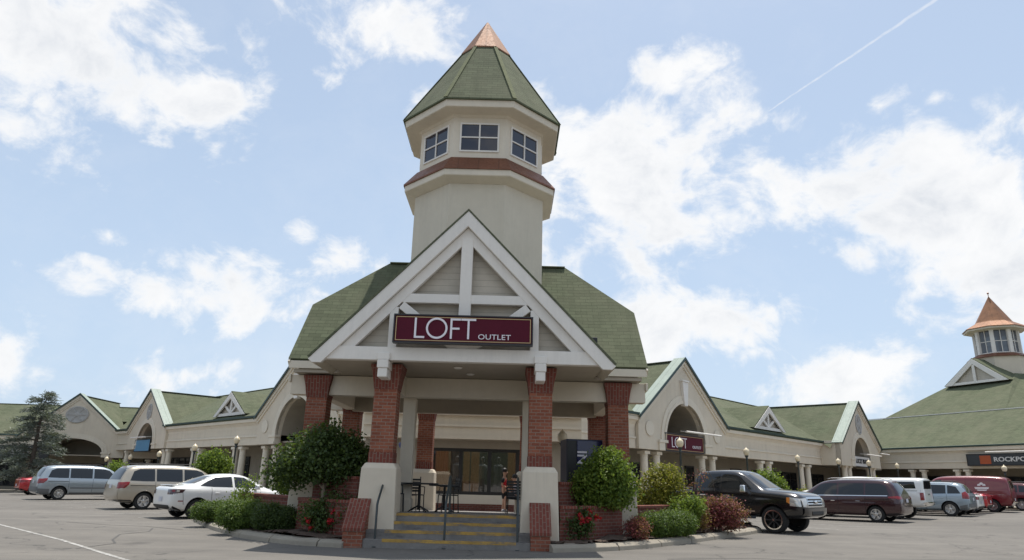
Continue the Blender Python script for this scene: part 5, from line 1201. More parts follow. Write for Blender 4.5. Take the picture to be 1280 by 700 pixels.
J1 = dict(pelvis=(0, 0, .74), waist=(0, .01, .88), chest=(0, .01, 1.05), neckb=(0, .01, 1.17), neck=(0, 0, 1.22), head0=(0, -.01, 1.27), head1=(0, -.015, 1.335), head2=(0, -.005, 1.40),
    shL=(-.16, .01, 1.12), elL=(-.19, .03, .91), wrL=(-.16, -.13, .82), haL=(-.15, -.19, .80), shR=(.16, .01, 1.12), elR=(.19, .02, .91), wrR=(.17, -.12, .80), haR=(.16, -.18, .78),
    hipL=(-.08, 0, .70), knL=(-.085, -.02, .40), anL=(-.09, .03, .075), toL=(-.10, -.11, .035), hipR=(.08, 0, .70), knR=(.085, -.06, .40), anR=(.09, .0, .075), toR=(.10, -.14, .035))
person('dark-haired child in a red shirt with black sleeves standing under the portico', (-.08, 24.9, floor_z(24.9)), rad(75), J1, {}, M_REDS, M_BLKS, M_SHOE, M_BLKS)
J2 = dict(pelvis=(0, .05, .52), waist=(0, .05, .66), chest=(0, .02, .83), neckb=(0, .0, .95), neck=(0, -.01, 1.0), head0=(0, -.025, 1.05), head1=(0, -.035, 1.115), head2=(0, -.025, 1.18),
    shL=(-.16, .02, .90), elL=(-.20, -.05, .70), wrL=(-.10, -.22, .70), haL=(-.07, -.27, .71), shR=(.16, .02, .90), elR=(.20, -.05, .70), wrR=(.10, -.22, .70), haR=(.07, -.27, .71),
    hipL=(-.08, .02, .50), knL=(-.10, -.33, .50), anL=(-.10, -.33, .09), toL=(-.10, -.46, .045), hipR=(.08, .02, .50), knR=(.10, -.33, .50), anR=(.10, -.31, .09), toR=(.10, -.44, .045))
person('dark-haired child in a pale lavender shirt sitting facing the child in red', (CH2[0] + .02, CH2[1], floor_z(CH2[1])), rad(-90), J2, {}, M_WHTS, M_BLKS, M_SHOE)
# ------------------------------------------------------------------ vehicles
def lerp(a, b, t): return a + (b - a) * t
def polyat(pl, t):
    t *= len(pl) - 1; i = min(int(t), len(pl) - 2); f = t - i
    return (lerp(pl[i][0], pl[i + 1][0], f), lerp(pl[i][1], pl[i + 1][1], f))
class Car:
    """a car body lofted through cross sections (x forward, y left, z up); lamps, glass and trim are laid on it"""
    def __init__(s, label, cat, name, paint, st, wheels, r, loc, rz, rim='alloy', group=None, tw=.22):
        x, y = loc; s.root = thing(name, label, cat, (x, y, ground_z(x)), rz, group)
        # the lot is a gentle plane: lean the car with it
        gx = (ground_z(x + 1) - ground_z(x - 1)) / 2
        s.root.rotation_euler = (Vector((-gx, 0, 1)).to_track_quat('Z', 'Y').to_matrix().to_4x4() if False else Matrix.Rotation(-math.atan(gx), 4, 'Y') @ Matrix.Rotation(rz, 4, 'Z')).to_euler()
        m = MB(); rings = []
        for (X, zb, w, zs, wr, zr) in st:
            k = min(1, max(0, (zr - zs) / .3)); h = zs - zb
            half = [(w * .80, zb), (w * .955, zb + .06), (w * .992, zb + h * .35), (w, zb + h * .62), (w * .975, zs - .06 * (1 if h > .2 else .3)), (w * (.93 if k > .5 else .90), zs),
                    (lerp(w * .80, wr, k) if k < 1 else wr, zr - .07 * k - .004), (wr * .80, zr)]
            sec = [(0, zb)] + half + [(0, zr + .025 * (1 if k > .5 else .6))] + [(-a, b) for a, b in half[::-1]]
            rings.append([(X, a, b) for a, b in sec])
        n = len(rings[0]); vs = [p for q in rings for p in q]; fs = []
        for i in range(len(rings) - 1):
            for j in range(n): fs.append((i * n + j, i * n + (j + 1) % n, (i + 1) * n + (j + 1) % n, (i + 1) * n + j))
        h = n // 2
        for base in (0, (len(rings) - 1) * n):                       # end caps as strips of quads
            for j in range(h - 1 + 1):
                a, b = base + j, base + j + 1; c, d = base + (n - j - 1) % n, base + (n - j) % n
                if j == 0: fs.append((base, base + 1, base + n - 1))
                elif j == h - 1 + 0: fs.append((base + j, base + h, base + n - j))
                else: fs.append((a, b, c, d))
        m.add(vs, fs)
        o = m.build('body', paint, s.root, smooth=True); s.body = o
        u = o.modifiers.new('sub', 'SUBSURF'); u.levels = 2; u.render_levels = 2
        bpy.context.view_layer.update(); dg = bpy.context.evaluated_depsgraph_get()
        me = D.meshes.new_from_object(o.evaluated_get(dg)); o.modifiers.clear(); o.data = me
        bm = bmesh.new(); bm.from_mesh(me); s.bvh = BVHTree.FromBMesh(bm); s.W = max(abs(v.co.y) for v in bm.verts); bm.free()
        # wheel housings cut out of the body
        s.r = r; c = MB()
        for wx in wheels:
            for sy in (-1, 1): c.lathe([(0, -.24), (r + .055, -.24), (r + .055, .24), (0, .24)], 28, (wx, sy * (s.W - .15), r + .01), 'y')
        co_ = c.build('cut', M_BLKTRIM); co_.parent = s.root
        me.materials.append(M_BLKTRIM)
        b = o.modifiers.new('cut', 'BOOLEAN'); b.operation = 'DIFFERENCE'; b.object = co_; b.solver = 'EXACT'
        try: b.material_mode = 'TRANSFER'
        except Exception: pass
        bpy.context.view_layer.update(); dg = bpy.context.evaluated_depsgraph_get()
        nm = D.meshes.new_from_object(o.evaluated_get(dg)); o.modifiers.clear(); o.data = nm; D.objects.remove(co_)
        for p in nm.polygons: p.use_smooth = True
        if hasattr(nm, 'set_sharp_from_angle'): nm.set_sharp_from_angle(angle=rad(38))
        for wx in wheels:
            for sy in (-1, 1): s.wheel(wx, sy, r, tw, rim)
    def wheel(s, wx, sy, r, tw, rim):
        y = sy * (s.W - .035 - tw / 2)
        key = (round(r, 3), rim, tw)
        if key not in WH:
            k = .64 if rim != 'black' else .70
            m = MB(); ri = r * k
            m.lathe([(ri, -tw * .5), (r * .93, -tw * .5), (r * .985, -tw * .38), (r, -tw * .15), (r, tw * .15), (r * .985, tw * .38), (r * .93, tw * .5), (ri, tw * .5), (ri - .02, tw * .3), (ri - .02, -tw * .3)], 32, axis='y', close=True); a = m.mesh('wheel', M_RUBBER, 45)
            m = MB(); t = tw * .5
            m.lathe([(ri + .004, t * .55), (ri + .004, t * 1.02), (ri - .018, t * 1.0), (ri - .03, t * .5), (ri - .03, t * .0)], 32, axis='y', cap=False)
            m.lathe([(ri - .03, .0), (.03, .0), (0, .0)], 24, axis='y', cap=False)
            ns = {'alloy': 5, 'black': 8, 'cap': 9, 'six': 6}[rim]
            for q in range(ns):
                M = Matrix.Rotation(2 * PI * q / ns, 4, 'Y'); wd = .05 if ns == 5 else .035
                vs = [(-wd * .8, t * .3, .04), (wd * .8, t * .3, .04), (wd, t * .3, ri - .02), (-wd, t * .3, ri - .02), (-wd * .5, t * .78, .04), (wd * .5, t * .78, .04), (wd * .7, t * .92, ri - .02), (-wd * .7, t * .92, ri - .02)]
                m.add([M @ Vector(p) for p in vs], [(0, 1, 2, 3), (4, 7, 6, 5), (0, 4, 5, 1), (1, 5, 6, 2), (2, 6, 7, 3), (3, 7, 4, 0)])
            m.lathe([(.075, t * .3), (.07, t * .86), (.03, t * .95), (0, t * .95)], 16, axis='y')
            rb = m.mesh('rim', M_BLACK if rim == 'black' else M_ALLOY, 35)
            rc = None
            if rim == 'black':
                m = MB(); m.lathe([(ri + .012, t * .98), (ri + .012, t * 1.06), (ri - .022, t * 1.06), (ri - .03, t * .9)], 36, axis='y', cap=False); m.lathe([(.035, t * .95), (.03, t * 1.02), (0, t * 1.02)], 12, axis='y'); rc = m.mesh('rim_ring', M_CHROME, 35)
            m = MB(); m.lathe([(ri - .03, -.02), (0, -.02)], 20, axis='y'); WH[key] = (a, rb, rc)
        a, rb, rc = WH[key]
        o = D.objects.new('wheel', a); COL.objects.link(o); o.parent = s.root; o.location = (wx, y, r)
        if sy < 0: o.rotation_euler.z = PI
        for q in (rb, rc):
            if q: p = D.objects.new('rim', q); COL.objects.link(p); p.parent = o
    def hit(s, o, d):
        h = s.bvh.ray_cast(Vector(o), Vector(d)); return h[0]
    def side(s, name, mat, bot, top, sides=(-1, 1), nx=10, nz=4, off=.006, parent=None):
        res = []
        for sy in sides:
            m = MB(); ok = True; last = s.W
            for j in range(nz + 1):
                for i in range(nx + 1):
                    a, b = polyat(bot, i / nx), polyat(top, i / nx); X, Z = lerp(a[0], b[0], j / nz), lerp(a[1], b[1], j / nz)
                    h = s.hit((X, sy * 3, Z), (0, -sy, 0))
                    y = h.y if h is not None and h.y * sy > 0 else sy * last
                    last = abs(y); m.v.append((X, y + sy * off, Z))
            w = nx + 1
            for j in range(nz):
                for i in range(nx): m.f.append((j * w + i, j * w + i + 1, (j + 1) * w + i + 1, (j + 1) * w + i))
            res.append(m.build(name, mat, parent or s.root, smooth=True))
        return res
    def end(s, name, mat, bot, top, sx, nx=10, nz=4, off=.006):
        m = MB(); last = sx * 2
        for j in range(nz + 1):
            for i in range(nx + 1):
                a, b = polyat(bot, i / nx), polyat(top, i / nx); Y, Z = lerp(a[0], b[0], j / nz), lerp(a[1], b[1], j / nz)
                h = s.hit((sx * 5, Y, Z), (-sx, 0, 0)); X = h.x if h is not None else last
                last = X; m.v.append((X + sx * off, Y, Z + off * .3))
        w = nx + 1
        for j in range(nz):
            for i in range(nx): m.f.append((j * w + i, j * w + i + 1, (j + 1) * w + i + 1, (j + 1) * w + i))
        return m.build(name, mat, s.root, smooth=True)
    def line(s, name, mat, pts, w=.012, **k):
        """thin seam along a vertical or slanted side line"""
        s.side(name, mat, [pts[0], (pts[0][0] + w, pts[0][1])], [pts[1], (pts[1][0] + w, pts[1][1])], nx=1, nz=10, off=.003, **k)
    def mirror(s, x, z, mat, big=1.0):
        for sy in (-1, 1):
            h = s.hit((x, sy * 3, z), (0, -sy, 0)); y = abs(h.y) if h else s.W * .9
            m = MB(); M = Matrix.Translation((x, sy * (y + .13), z + .04)) @ Matrix.Rotation(sy * rad(-8), 4, 'Z'); a, b, c = .07 * big, .115 * big, .085 * big
            m.frustum(a, b, -c, a * .8, b * .85, c); m.v = [tuple(M @ Vector(p)) for p in m.v]
            o = m.build('wing_mirror', mat, s.root, bevel=.03, seg=3, smooth=40)
            m = MB(); m.bar((x, sy * (y - .03), z - .01), (x, sy * (y + .08), z + .01), .05, .03); m.build('mirror_arm', M_BLKTRIM, o)
    def handles(s, xs, z, mat, w=.17):
        for x in xs:
            for sy in (-1, 1):
                h = s.hit((x, sy * 3, z), (0, -sy, 0)); y = abs(h.y) if h else s.W
                m = MB(); m.box(x - w / 2, x + w / 2, sy * y - .012 + sy * .018, sy * y + .012 + sy * .018, z - .017, z + .017); m.build('door_handle', mat, s.root, bevel=.008)
    def plate(s, sx, z, mat=None):
        s.end('number_plate', mat or M_PLATE, [(-.15, z - .075), (.15, z - .075)], [(-.15, z + .075), (.15, z + .075)], sx, 3, 2, .014)
    def box(s, name, mat, b, bevel=.02): m = MB(); m.box(*b); return m.build(name, mat, s.root, bevel=bevel)
WH = {}
M_SEAM = basic('door_seam', (.01, .01, .01), .8)
HL, HR = rad(45), rad(136)
def minivan(label, paint, loc, rz, lower=None, odyssey=False, rim='alloy', trim=None):
    st = [(-2.55, .48, .80, .92, .70, .94), (-2.50, .36, .92, 1.02, .76, 1.10), (-2.40, .30, .97, 1.06, .74, 1.34), (-2.22, .27, .99, 1.07, .71, 1.64), (-2.0, .26, 1.0, 1.07, .70, 1.74), (-1.2, .25, 1.0, 1.07, .70, 1.775), (0, .25, 1.0, 1.06, .70, 1.775), (.65, .25, 1.0, 1.04, .68, 1.72),
          (1.05, .25, 1.0, 1.03, .68, 1.52), (1.60, .25, .995, 1.00, .70, 1.14), (1.72, .25, .99, .99, .74, 1.06), (2.15, .26, .96, .90, .74, .97), (2.42, .30, .90, .80, .70, .86), (2.52, .36, .80, .68, .62, .72), (2.55, .42, .7, .6, .5, .62)]
    c = Car(label, 'minivan', 'minivan', paint, st, (-1.52, 1.50), .335, loc, rz, rim)
    zt = 1.60
    c.side('rear_side_window', M_CARGLASS, [(-2.12, 1.14), (-1.6, 1.12), (-1.17, 1.12)], [(-1.98, 1.50), (-1.75, zt), (-1.17, zt + .01)])
    c.side('sliding_door_window', M_CARGLASS, [(-1.10, 1.12), (-.05, 1.11)], [(-1.10, zt + .01), (-.05, zt + .01)])
    c.side('front_door_window', M_CARGLASS, [(.03, 1.11), (.9, 1.09), (1.25, 1.08)], [(.03, zt + .01), (.55, zt), (.80, 1.53)])
    c.end('rear_window', M_CARGLASS, [(-.72, 1.17), (.72, 1.17)], [(-.60, 1.62), (.60, 1.62)], -1)
    c.end('windscreen', M_CARGLASS, [(-.80, 1.12), (.80, 1.12)], [(-.60, 1.66), (.60, 1.66)], 1)
    for sy in (-1, 1):
        if odyssey:
            c.side('tail_light', M_REDLAMP, [(-2.50, .98), (-2.1, 1.00)], [(-2.44, 1.10), (-2.08, 1.06)], (sy,), off=.01)
            c.end('tail_lens', M_REDLAMP, [(sy * .60, .96), (sy * .93, .96)], [(sy * .60, 1.08), (sy * .93, 1.08)], -1, off=.01)
        else:
            c.side('tail_light', M_REDLAMP, [(-2.49, .84), (-2.30, .84), (-2.16, .98)], [(-2.45, 1.06), (-2.25, 1.09), (-2.12, 1.09)], (sy,), off=.01)
            c.end('tail_lens', M_REDLAMP, [(sy * .74, .82), (sy * .93, .82)], [(sy * .74, 1.07), (sy * .93, 1.07)], -1, off=.01)
        c.side('head_light', M_CLRLAMP, [(2.1, .70), (2.46, .62)], [(2.0, .84), (2.42, .76)], (sy,), off=.008)
    low = lower or paint
    c.side('lower_bumper', low if lower else M_BLKTRIM, [(-2.46, .36), (-1.98, .34)], [(-2.5, .58 if lower else .40), (-1.98, .56 if lower else .38)], off=.008)
    c.end('rear_bumper', low if lower else paint, [(-.88, .40), (.88, .40)], [(-.88, .66), (.88, .66)], -1, off=.02)
    if lower: c.side('rub_strip', M_GREYTRIM, [(-1.05, .58), (1.05, .58)], [(-1.05, .64), (1.05, .64)], off=.014, nz=1); c.side('sill_trim', lower, [(-1.05, .27), (1.05, .27)], [(-1.05, .38), (1.05, .38)], off=.01)
    for x in (-1.14, -.01, 1.12): c.line('door_seam', M_SEAM, [(x, .36), (x, 1.10)])
    c.side('slide_rail', M_SEAM, [(-2.1, .93), (-1.15, .93)], [(-2.1, .955), (-1.15, .955)], off=.004, nz=1)
    if trim: c.side('chrome_strip', M_CHROME, [(-2.05, 1.085), (1.1, 1.06)], [(-2.05, 1.115), (1.1, 1.09)], off=.01, nz=1)
    c.handles((-.85, .2), .86, M_CHROME if odyssey else paint)
    c.mirror(1.08, 1.02, paint); c.plate(-1, .90)
    c.end('front_grille', M_BLKTRIM, [(-.45, .52), (.45, .52)], [(-.45, .66), (.45, .66)], 1)
    for sy in (-1, 1): m = MB(); m.tube([(-1.9, sy * .60, 1.775), (-1.8, sy * .60, 1.82), (.3, sy * .60, 1.82), (.45, sy * .60, 1.78)], .016, 6); m.build('roof_rail', M_BLKTRIM if not odyssey else M_ALLOY, c.root)
    m = MB(); m.bar((-2.16, -.28, 1.70), (-2.16, .28, 1.70), .02, .03, (-1, 0, .4)); m.build('brake_light', M_REDLAMP, c.root)
    return c
PT = dict(silverblue=paint_mat('silver_blue_paint', (.30, .345, .38), .55, .32), beige=paint_mat('beige_metallic_paint', (.40, .355, .285), .5, .32), burg=paint_mat('dark_burgundy_paint', (.040, .010, .014), .35, .25), white=paint_mat('white_paint', (.72, .72, .70), 0, .3),
          black=paint_mat('black_paint', (.009, .009, .011), .2, .2), red=paint_mat('bright_red_paint', (.42, .012, .018), .2, .25), red2=paint_mat('van_red_paint', (.15, .006, .013), .1, .3), maroon=paint_mat('maroon_paint', (.09, .01, .014), .2, .3), ice=paint_mat('pale_blue_silver_paint', (.26, .32, .37), .45, .32))
minivan('silver-blue minivan with grey lower bumper parked at the far left', PT['silverblue'], (-23.1, 39.45), HL, lower=M_GREYTRIM, rim='cap')
minivan('beige minivan with dark tinted windows parked behind the white sedan', PT['beige'], (-14.45, 31.2), HL)
minivan('dark burgundy minivan with chrome strip parked behind the black pickup', PT['burg'], (15.43, 32.5), HR, odyssey=True, trim=True)
def sedan(label, paint, loc, rz, name='sedan', rim='alloy', dark_lamps=False, cat='sedan'):
    st = [(-2.25, .50, .70, .88, .60, .90), (-2.21, .34, .82, .98, .68, 1.00), (-2.05, .26, .87, 1.02, .72, 1.05), (-1.70, .23, .88, 1.00, .72, 1.07), (-1.52, .22, .88, .99, .66, 1.12), (-1.0, .21, .88, .97, .60, 1.36), (-.55, .21, .88, .955, .57, 1.455), (0, .21, .88, .945, .57, 1.465), (.35, .21, .88, .935, .56, 1.42),
          (.75, .21, .88, .92, .58, 1.24), (1.12, .21, .88, .905, .62, 1.02), (1.25, .21, .88, .90, .66, .965), (1.7, .22, .86, .84, .66, .90), (2.05, .26, .80, .74, .62, .79), (2.2, .32, .70, .63, .54, .66), (2.25, .40, .58, .55, .45, .57)]
    c = Car(label, cat, name, paint, st, (-1.36, 1.30), .315, loc, rz, rim, tw=.2)
    c.side('rear_door_window', M_CARGLASS, [(-1.30, 1.06), (-.85, 1.03), (-.18, 1.02)], [(-1.05, 1.20), (-.75, 1.335), (-.18, 1.37)])
    c.side('front_door_window', M_CARGLASS, [(-.10, 1.02), (.55, 1.0), (.80, .99)], [(-.10, 1.37), (.28, 1.345), (.55, 1.20)])
    c.end('rear_window', M_CARGLASS, [(-.60, 1.13), (.60, 1.13)], [(-.50, 1.38), (.50, 1.38)], -1)
    c.end('windscreen', M_CARGLASS, [(-.64, 1.02), (.64, 1.02)], [(-.50, 1.39), (.50, 1.39)], 1)
    lampm = basic('smoked_tail_lamp', (.045, .02, .024), .12, .2, coat=.8) if dark_lamps else M_REDLAMP
    for sy in (-1, 1):
        a = c.side('tail_light', lampm, [(-2.20, .80), (-1.88, .84)], [(-2.18, .95), (-1.80, .94)], (sy,), off=.008)
        c.end('tail_lens', lampm, [(sy * .54, .78), (sy * .84, .78)], [(sy * .54, .94), (sy * .84, .94)], -1, off=.008)
        if dark_lamps: c.side('lamp_cluster', M_CLRLAMP, [(-2.08, .85), (-1.98, .86)], [(-2.08, .92), (-1.98, .92)], (sy,), nx=2, nz=2, off=.014); c.side('lamp_red', M_REDLAMP, [(-2.2, .86), (-2.12, .86)], [(-2.2, .93), (-2.12, .93)], (sy,), nx=2, nz=2, off=.014)
        c.side('head_light', M_CLRLAMP, [(1.75, .66), (2.12, .56)], [(1.70, .77), (2.10, .68)], (sy,), off=.008)
        c.side('side_reflector', M_REDLAMP, [(-2.0, .56), (-1.84, .56)], [(-2.0, .59), (-1.84, .59)], (sy,), nx=2, nz=1, off=.008)
    c.end('rear_valance', M_BLKTRIM, [(-.74, .30), (.74, .30)], [(-.68, .44), (.68, .44)], -1, off=.012)
    c.side('bumper_corner', M_BLKTRIM, [(-2.14, .28), (-1.80, .25)], [(-2.14, .42), (-1.86, .30)], off=.008)
    c.plate(-1, .62)
    for x in (-.92, -.14, .82): c.line('door_seam', M_SEAM, [(x, .34), (x, 1.0)])
    c.line('bumper_seam', M_SEAM, [(-1.82, .46), (-1.88, .84)])
    c.handles((-.72, .05), .82, paint, .15); c.mirror(.66, .98, paint, .85)
    c.end('front_grille', M_BLKTRIM, [(-.4, .42), (.4, .42)], [(-.4, .56), (.4, .56)], 1)
    c.box('boot_spoiler', paint, (-2.14, -2.0, -.55, .55, 1.055, 1.085))
    return c
sedan('white sedan with smoked tail lights parked nearest the left planting bed', PT['white'], (-9.95, 25.6), HL, dark_lamps=True)
sedan('bright red sedan parked in front of the red cargo van', PT['red'], (25.9, 42.1), HR)
sedan('bright red car at the far left edge mostly hidden by the silver minivan', PT['red'], (-30.3, 48.2), HL)
def pickup(label, paint, loc, rz, cap=False, rim='black', chrome=True):
    bz = 1.86 if cap else 1.29; bw = .80 if cap else .90
    st = [(-2.95, .66, .86, 1.16, bw - .04, bz - .08 if cap else 1.20), (-2.90, .56, .95, 1.24, bw, bz - .02), (-2.3, .52, 1.0, 1.27, bw, bz), (-1.2, .48, 1.0, 1.27, bw, bz), (-.98, .46, 1.0, 1.27, bw, bz)]
    if not cap: st += [(-.90, .45, 1.0, 1.27, .88, 1.30), (-.84, .45, 1.0, 1.27, .76, 1.74)]
    st += [(-.70, .45, 1.0, 1.27, .74, 1.87), (-.2, .44, 1.0, 1.27, .73, 1.915), (.55, .44, 1.0, 1.26, .73, 1.915), (.85, .44, 1.0, 1.26, .72, 1.86), (1.2, .44, 1.0, 1.25, .73, 1.62), (1.58, .44, 1.0, 1.245, .76, 1.36), (1.68, .44, 1.0, 1.24, .80, 1.31), (2.3, .44, 1.0, 1.20, .82, 1.29), (2.70, .46, .99, 1.14, .84, 1.22), (2.84, .50, .95, 1.05, .82, 1.12), (2.90, .56, .86, .95, .74, .98)]
    c = Car(label, 'pickup truck', 'pickup_truck', paint, st, (-1.72, 1.92), .405, loc, rz, rim, tw=.27)
    c.side('rear_door_window', M_CARGLASS, [(-.66, 1.34), (.12, 1.33)], [(-.60, 1.76), (.12, 1.78)]); c.side('front_door_window', M_CARGLASS, [(.20, 1.33), (.95, 1.32), (1.25, 1.31)], [(.20, 1.78), (.62, 1.77), (.86, 1.68)])
    c.end('windscreen', M_CARGLASS, [(-.80, 1.36), (.80, 1.36)], [(-.64, 1.84), (.64, 1.84)], 1)
    if cap:
        c.side('canopy_window', M_CARGLASS, [(-2.65, 1.38), (-1.15, 1.38)], [(-2.6, 1.68), (-1.15, 1.70)]); c.end('canopy_rear_window', M_CARGLASS, [(-.68, 1.36), (.68, 1.36)], [(-.6, 1.72), (.6, 1.72)], -1)
        c.line('canopy_seam', M_SEAM, [(-.95, 1.29), (-.92, 1.8)], .03); c.side('bed_seam', M_SEAM, [(-2.85, 1.265), (-1.0, 1.265)], [(-2.85, 1.285), (-1.0, 1.285)], nz=1, off=.004)
    else:
        c.end('rear_window', M_CARGLASS, [(-.62, 1.40), (.62, 1.40)], [(-.58, 1.74), (.58, 1.74)], -1)
        c.box('bed_cover', M_BLKTRIM, (-2.82, -1.0, -.86, .86, 1.285, 1.33))
    for sy in (-1, 1):
        c.side('tail_light', M_REDLAMP, [(-2.93, .86), (-2.80, .86)], [(-2.92, 1.2), (-2.80, 1.2)], (sy,), off=.01); c.end('tail_lens', M_REDLAMP, [(sy * .78, .86), (sy * .93, .86)], [(sy * .78, 1.19), (sy * .93, 1.19)], -1, off=.01)
        c.side('head_light', M_CLRLAMP, [(2.50, .84), (2.84, .82)], [(2.48, 1.10), (2.80, 1.06)], (sy,), off=.01); c.side('indicator', M_AMBER, [(2.40, .95), (2.50, .90)], [(2.40, 1.09), (2.50, 1.09)], (sy,), nx=3, nz=3, off=.011)
        c.end('head_lens', M_CLRLAMP, [(sy * .62, .80), (sy * .90, .82)], [(sy * .62, 1.08), (sy * .90, 1.06)], 1, off=.01)
        c.end('fog_light', M_CLRLAMP, [(sy * .60, .58), (sy * .72, .58)], [(sy * .60, .66), (sy * .72, .66)], 1, 3, 3, .03)
    c.end('front_grille', M_CHROME if chrome else M_BLKTRIM, [(-.60, .80), (.60, .80)], [(-.60, 1.10), (.60, 1.10)], 1, off=.012)
    for k in range(3): c.end('grille_slot', M_BLKTRIM, [(-.54, .835 + .085 * k), (.54, .835 + .085 * k)], [(-.54, .885 + .085 * k), (.54, .885 + .085 * k)], 1, off=.02)
    m = MB(); h = c.hit((5, 0, .96), (-1, 0, 0)); hx_ = h.x if h else 2.9; m.lathe([(.0, -.02), (1, -.02), (1, .02), (.8, .03), (0, .03)], 20, axis='x'); e = m.build('oval_emblem', M_CHROME, c.root, smooth=30); e.location = (hx_ + .03, 0, .96); e.scale = (1, .13, .055)
    c.end('front_bumper', paint if not cap else M_CHROME, [(-.90, .50), (.90, .50)], [(-.92, .76), (.92, .76)], 1, off=.07, nx=14); c.end('bumper_intake', M_BLKTRIM, [(-.45, .53), (.45, .53)], [(-.45, .66), (.45, .66)], 1, off=.08)
    c.end('rear_bumper', M_CHROME, [(-.9, .56), (.9, .56)], [(-.9, .76), (.9, .76)], -1, off=.06); c.plate(-1, .70); c.end('tailgate_handle', M_BLKTRIM, [(-.12, 1.08), (.12, 1.08)], [(-.12, 1.14), (.12, 1.14)], -1, 3, 2, .012)
    for x in (-.76, .16, 1.22): c.line('door_seam', M_SEAM, [(x, .56), (x, 1.30)])
    c.side('chrome_strip', M_CHROME, [(-.75, .62), (1.35, .62)], [(-.75, .66), (1.35, .66)], off=.012, nz=1); c.side('step_bar', M_BLKTRIM, [(-.8, .42), (1.4, .42)], [(-.8, .50), (1.4, .50)], off=.09, nz=1)
    c.handles((-.45, .42), 1.10, M_CHROME, .22); c.mirror(1.05, 1.28, M_CHROME if not cap else paint, 1.35)
    return c
pickup('black pickup truck with chrome grille and black rimmed wheels behind the burgundy barberry', PT['black'], (7.68, 24.62), rad(-44))
pickup('white pickup truck with white canopy parked right of the burgundy minivan', PT['white'], (17.8, 35.6), HR, cap=True, rim='cap')
def suv(label, paint, loc, rz, rim='alloy', lower=None, cat='SUV', L=1.0):
    st = [(-2.35, .52, .78, .95, .66, .98), (-2.31, .38, .90, 1.04, .72, 1.08), (-2.18, .32, .95, 1.07, .72, 1.34), (-1.98, .29, .96, 1.07, .68, 1.60), (-1.7, .28, .965, 1.06, .67, 1.66), (-.7, .27, .965, 1.05, .67, 1.69), (.15, .27, .965, 1.03, .66, 1.665), (.6, .27, .965, 1.02, .66, 1.52), (1.1, .27, .96, 1.0, .70, 1.18), (1.22, .27, .955, .99, .72, 1.08), (1.75, .28, .93, .93, .72, 1.0), (2.15, .32, .87, .82, .68, .88), (2.3, .38, .78, .70, .6, .74), (2.35, .45, .66, .62, .5, .64)]
    c = Car(label, cat, 'suv', paint, st, (-1.45, 1.40), .355, loc, rz, rim)
    c.side('rear_side_window', M_CARGLASS, [(-2.0, 1.13), (-1.42, 1.12)], [(-1.80, 1.46), (-1.42, 1.53)]); c.side('rear_door_window', M_CARGLASS, [(-1.34, 1.12), (-.42, 1.10)], [(-1.34, 1.53), (-.42, 1.555)]); c.side('front_door_window', M_CARGLASS, [(-.34, 1.10), (.4, 1.08), (.75, 1.07)], [(-.34, 1.555), (.15, 1.53), (.42, 1.42)])
    c.end('rear_window', M_CARGLASS, [(-.68, 1.15), (.68, 1.15)], [(-.58, 1.54), (.58, 1.54)], -1); c.end('windscreen', M_CARGLASS, [(-.70, 1.12), (.70, 1.12)], [(-.56, 1.58), (.56, 1.58)], 1)
    for sy in (-1, 1):
        c.side('tail_light', M_REDLAMP, [(-2.30, .86), (-2.06, .88)], [(-2.22, 1.24), (-2.05, 1.16)], (sy,), off=.01); c.end('tail_lens', M_REDLAMP, [(sy * .70, .86), (sy * .90, .86)], [(sy * .68, 1.16), (sy * .86, 1.16)], -1, off=.01)
        c.side('head_light', M_CLRLAMP, [(1.85, .74), (2.22, .64)], [(1.8, .85), (2.2, .76)], (sy,), off=.008)
    c.side('lower_trim', lower or M_GREYTRIM, [(-2.2, .36), (-1.9, .32)], [(-2.25, .60), (-1.9, .52)], off=.008); c.end('rear_bumper', lower or M_GREYTRIM, [(-.86, .42), (.86, .42)], [(-.86, .64), (.86, .64)], -1, off=.015); c.plate(-1, .84)
    for x in (-1.38, -.38, .72): c.line('door_seam', M_SEAM, [(x, .38), (x, 1.08)])
    c.handles((-1.15, -.15), .90, paint); c.mirror(.62, 1.04, paint); c.end('front_grille', M_BLKTRIM, [(-.4, .5), (.4, .5)], [(-.4, .68), (.4, .68)], 1)
    for sy in (-1, 1): m = MB(); m.tube([(-1.7, sy * .57, 1.67), (-1.6, sy * .57, 1.73), (-.1, sy * .57, 1.73), (.1, sy * .57, 1.69)], .018, 6); m.build('roof_rail', M_BLKTRIM, c.root)
    return c
suv('pale blue-silver crossover with roof rails parked right of the white pickup', PT['ice'], (22.3, 38.25), HR)
suv('dark maroon sport utility vehicle at the far right beyond the red cargo van', PT['maroon'], (31.6, 46.0), HR)
sedan('white car mostly hidden between the pale blue crossover and the red sedan', PT['white'], (24.1, 40.15), HR)
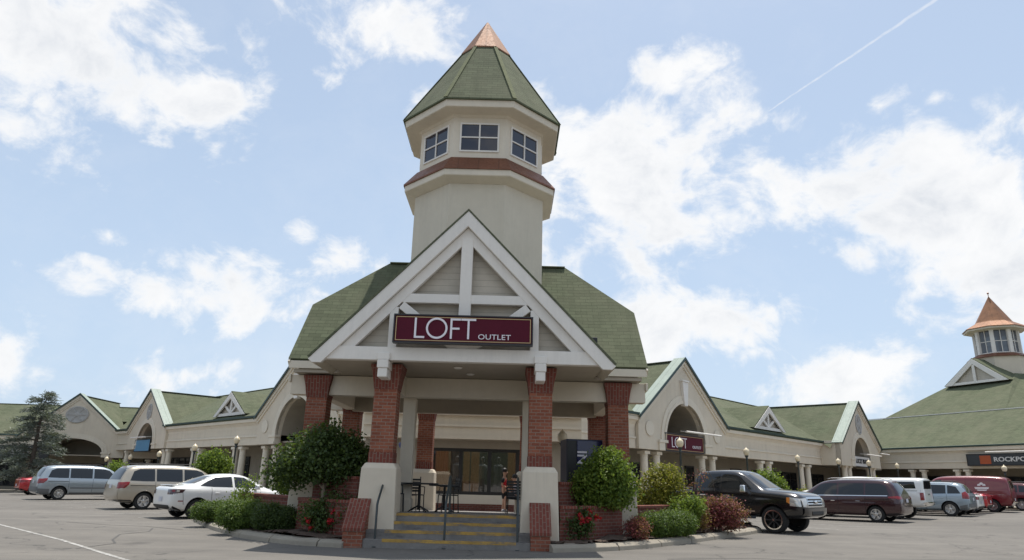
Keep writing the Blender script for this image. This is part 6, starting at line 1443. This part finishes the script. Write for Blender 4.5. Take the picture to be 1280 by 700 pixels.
def van(label, paint, loc, rz):
    st = [(-2.75, .55, .84, 1.18, .74, 1.22), (-2.72, .42, .95, 1.28, .82, 1.40), (-2.66, .36, .99, 1.30, .80, 1.86), (-2.5, .33, 1.0, 1.30, .79, 2.00), (-1.5, .32, 1.0, 1.30, .79, 2.06), (.4, .32, 1.0, 1.30, .79, 2.06), (1.05, .32, 1.0, 1.28, .77, 1.98), (1.35, .32, 1.0, 1.26, .76, 1.74), (1.78, .32, 1.0, 1.22, .78, 1.34), (1.88, .32, 1.0, 1.21, .80, 1.27), (2.4, .34, .98, 1.10, .80, 1.16), (2.62, .40, .92, .96, .76, 1.0), (2.7, .46, .82, .82, .66, .84)]
    c = Car(label, 'cargo van', 'cargo_van', paint, st, (-1.75, 1.72), .36, loc, rz, 'cap')
    c.side('front_door_window', M_CARGLASS, [(.72, 1.36), (1.3, 1.34), (1.62, 1.32)], [(.72, 1.84), (1.02, 1.83), (1.22, 1.70)]); c.end('windscreen', M_CARGLASS, [(-.8, 1.36), (.8, 1.36)], [(-.66, 1.90), (.66, 1.90)], 1)
    for sy in (-1, 1): c.end('rear_door_window', M_CARGLASS, [(sy * .08, 1.36), (sy * .70, 1.36)], [(sy * .08, 1.76), (sy * .66, 1.76)], -1); c.end('tail_light', M_REDLAMP, [(sy * .84, .80), (sy * .95, .80)], [(sy * .84, 1.20), (sy * .95, 1.20)], -1, off=.01); c.side('head_light', M_CLRLAMP, [(2.3, .86), (2.6, .80)], [(2.28, 1.0), (2.56, .94)], (sy,), off=.008)
    c.end('rear_bumper', M_CHROME, [(-.92, .42), (.92, .42)], [(-.92, .60), (.92, .60)], -1, off=.08); c.plate(-1, .72); c.side('sill_trim', M_BLKTRIM, [(-1.3, .34), (1.3, .34)], [(-1.3, .40), (1.3, .40)], off=.008, nz=1)
    # round white emblem of scalloped discs over two bars
    for sy in (1, -1):
        for k, (dx, dz, r_) in enumerate(((0, .16, .10), (-.13, .10, .08), (.13, .10, .08))):
            pts = [(-1.35 + dx + r_ * math.cos(PI * q / 8), 1.42 + dz + r_ * math.sin(PI * q / 8)) for q in range(8, -1, -1)]
            c.side('emblem', M_SIGNLT, [(p[0], 1.42 + dz - r_ * .4) for p in pts], pts, (sy,), nx=8, nz=2, off=.009)
        c.side('emblem', M_SIGNLT, [(-1.68, 1.30), (-1.02, 1.30)], [(-1.72, 1.41), (-.98, 1.41)], (sy,), nx=8, nz=2, off=.009); c.side('emblem', M_SIGNLT, [(-1.56, 1.20), (-1.14, 1.20)], [(-1.62, 1.27), (-1.08, 1.27)], (sy,), nx=8, nz=2, off=.009)
    for x in (-.55, .62, 1.66): c.line('door_seam', M_SEAM, [(x, .44), (x, 1.9 if x < 1 else 1.2)])
    c.handles((.85, -.35), 1.12, M_BLKTRIM); c.mirror(1.35, 1.30, M_BLKTRIM, 1.3); c.end('front_grille', M_BLKTRIM, [(-.55, .66), (.55, .66)], [(-.55, .90), (.55, .90)], 1)
    return c
van('dark red cargo van with white emblem on its side at the right', PT['red2'], (28.0, 43.9), HR)
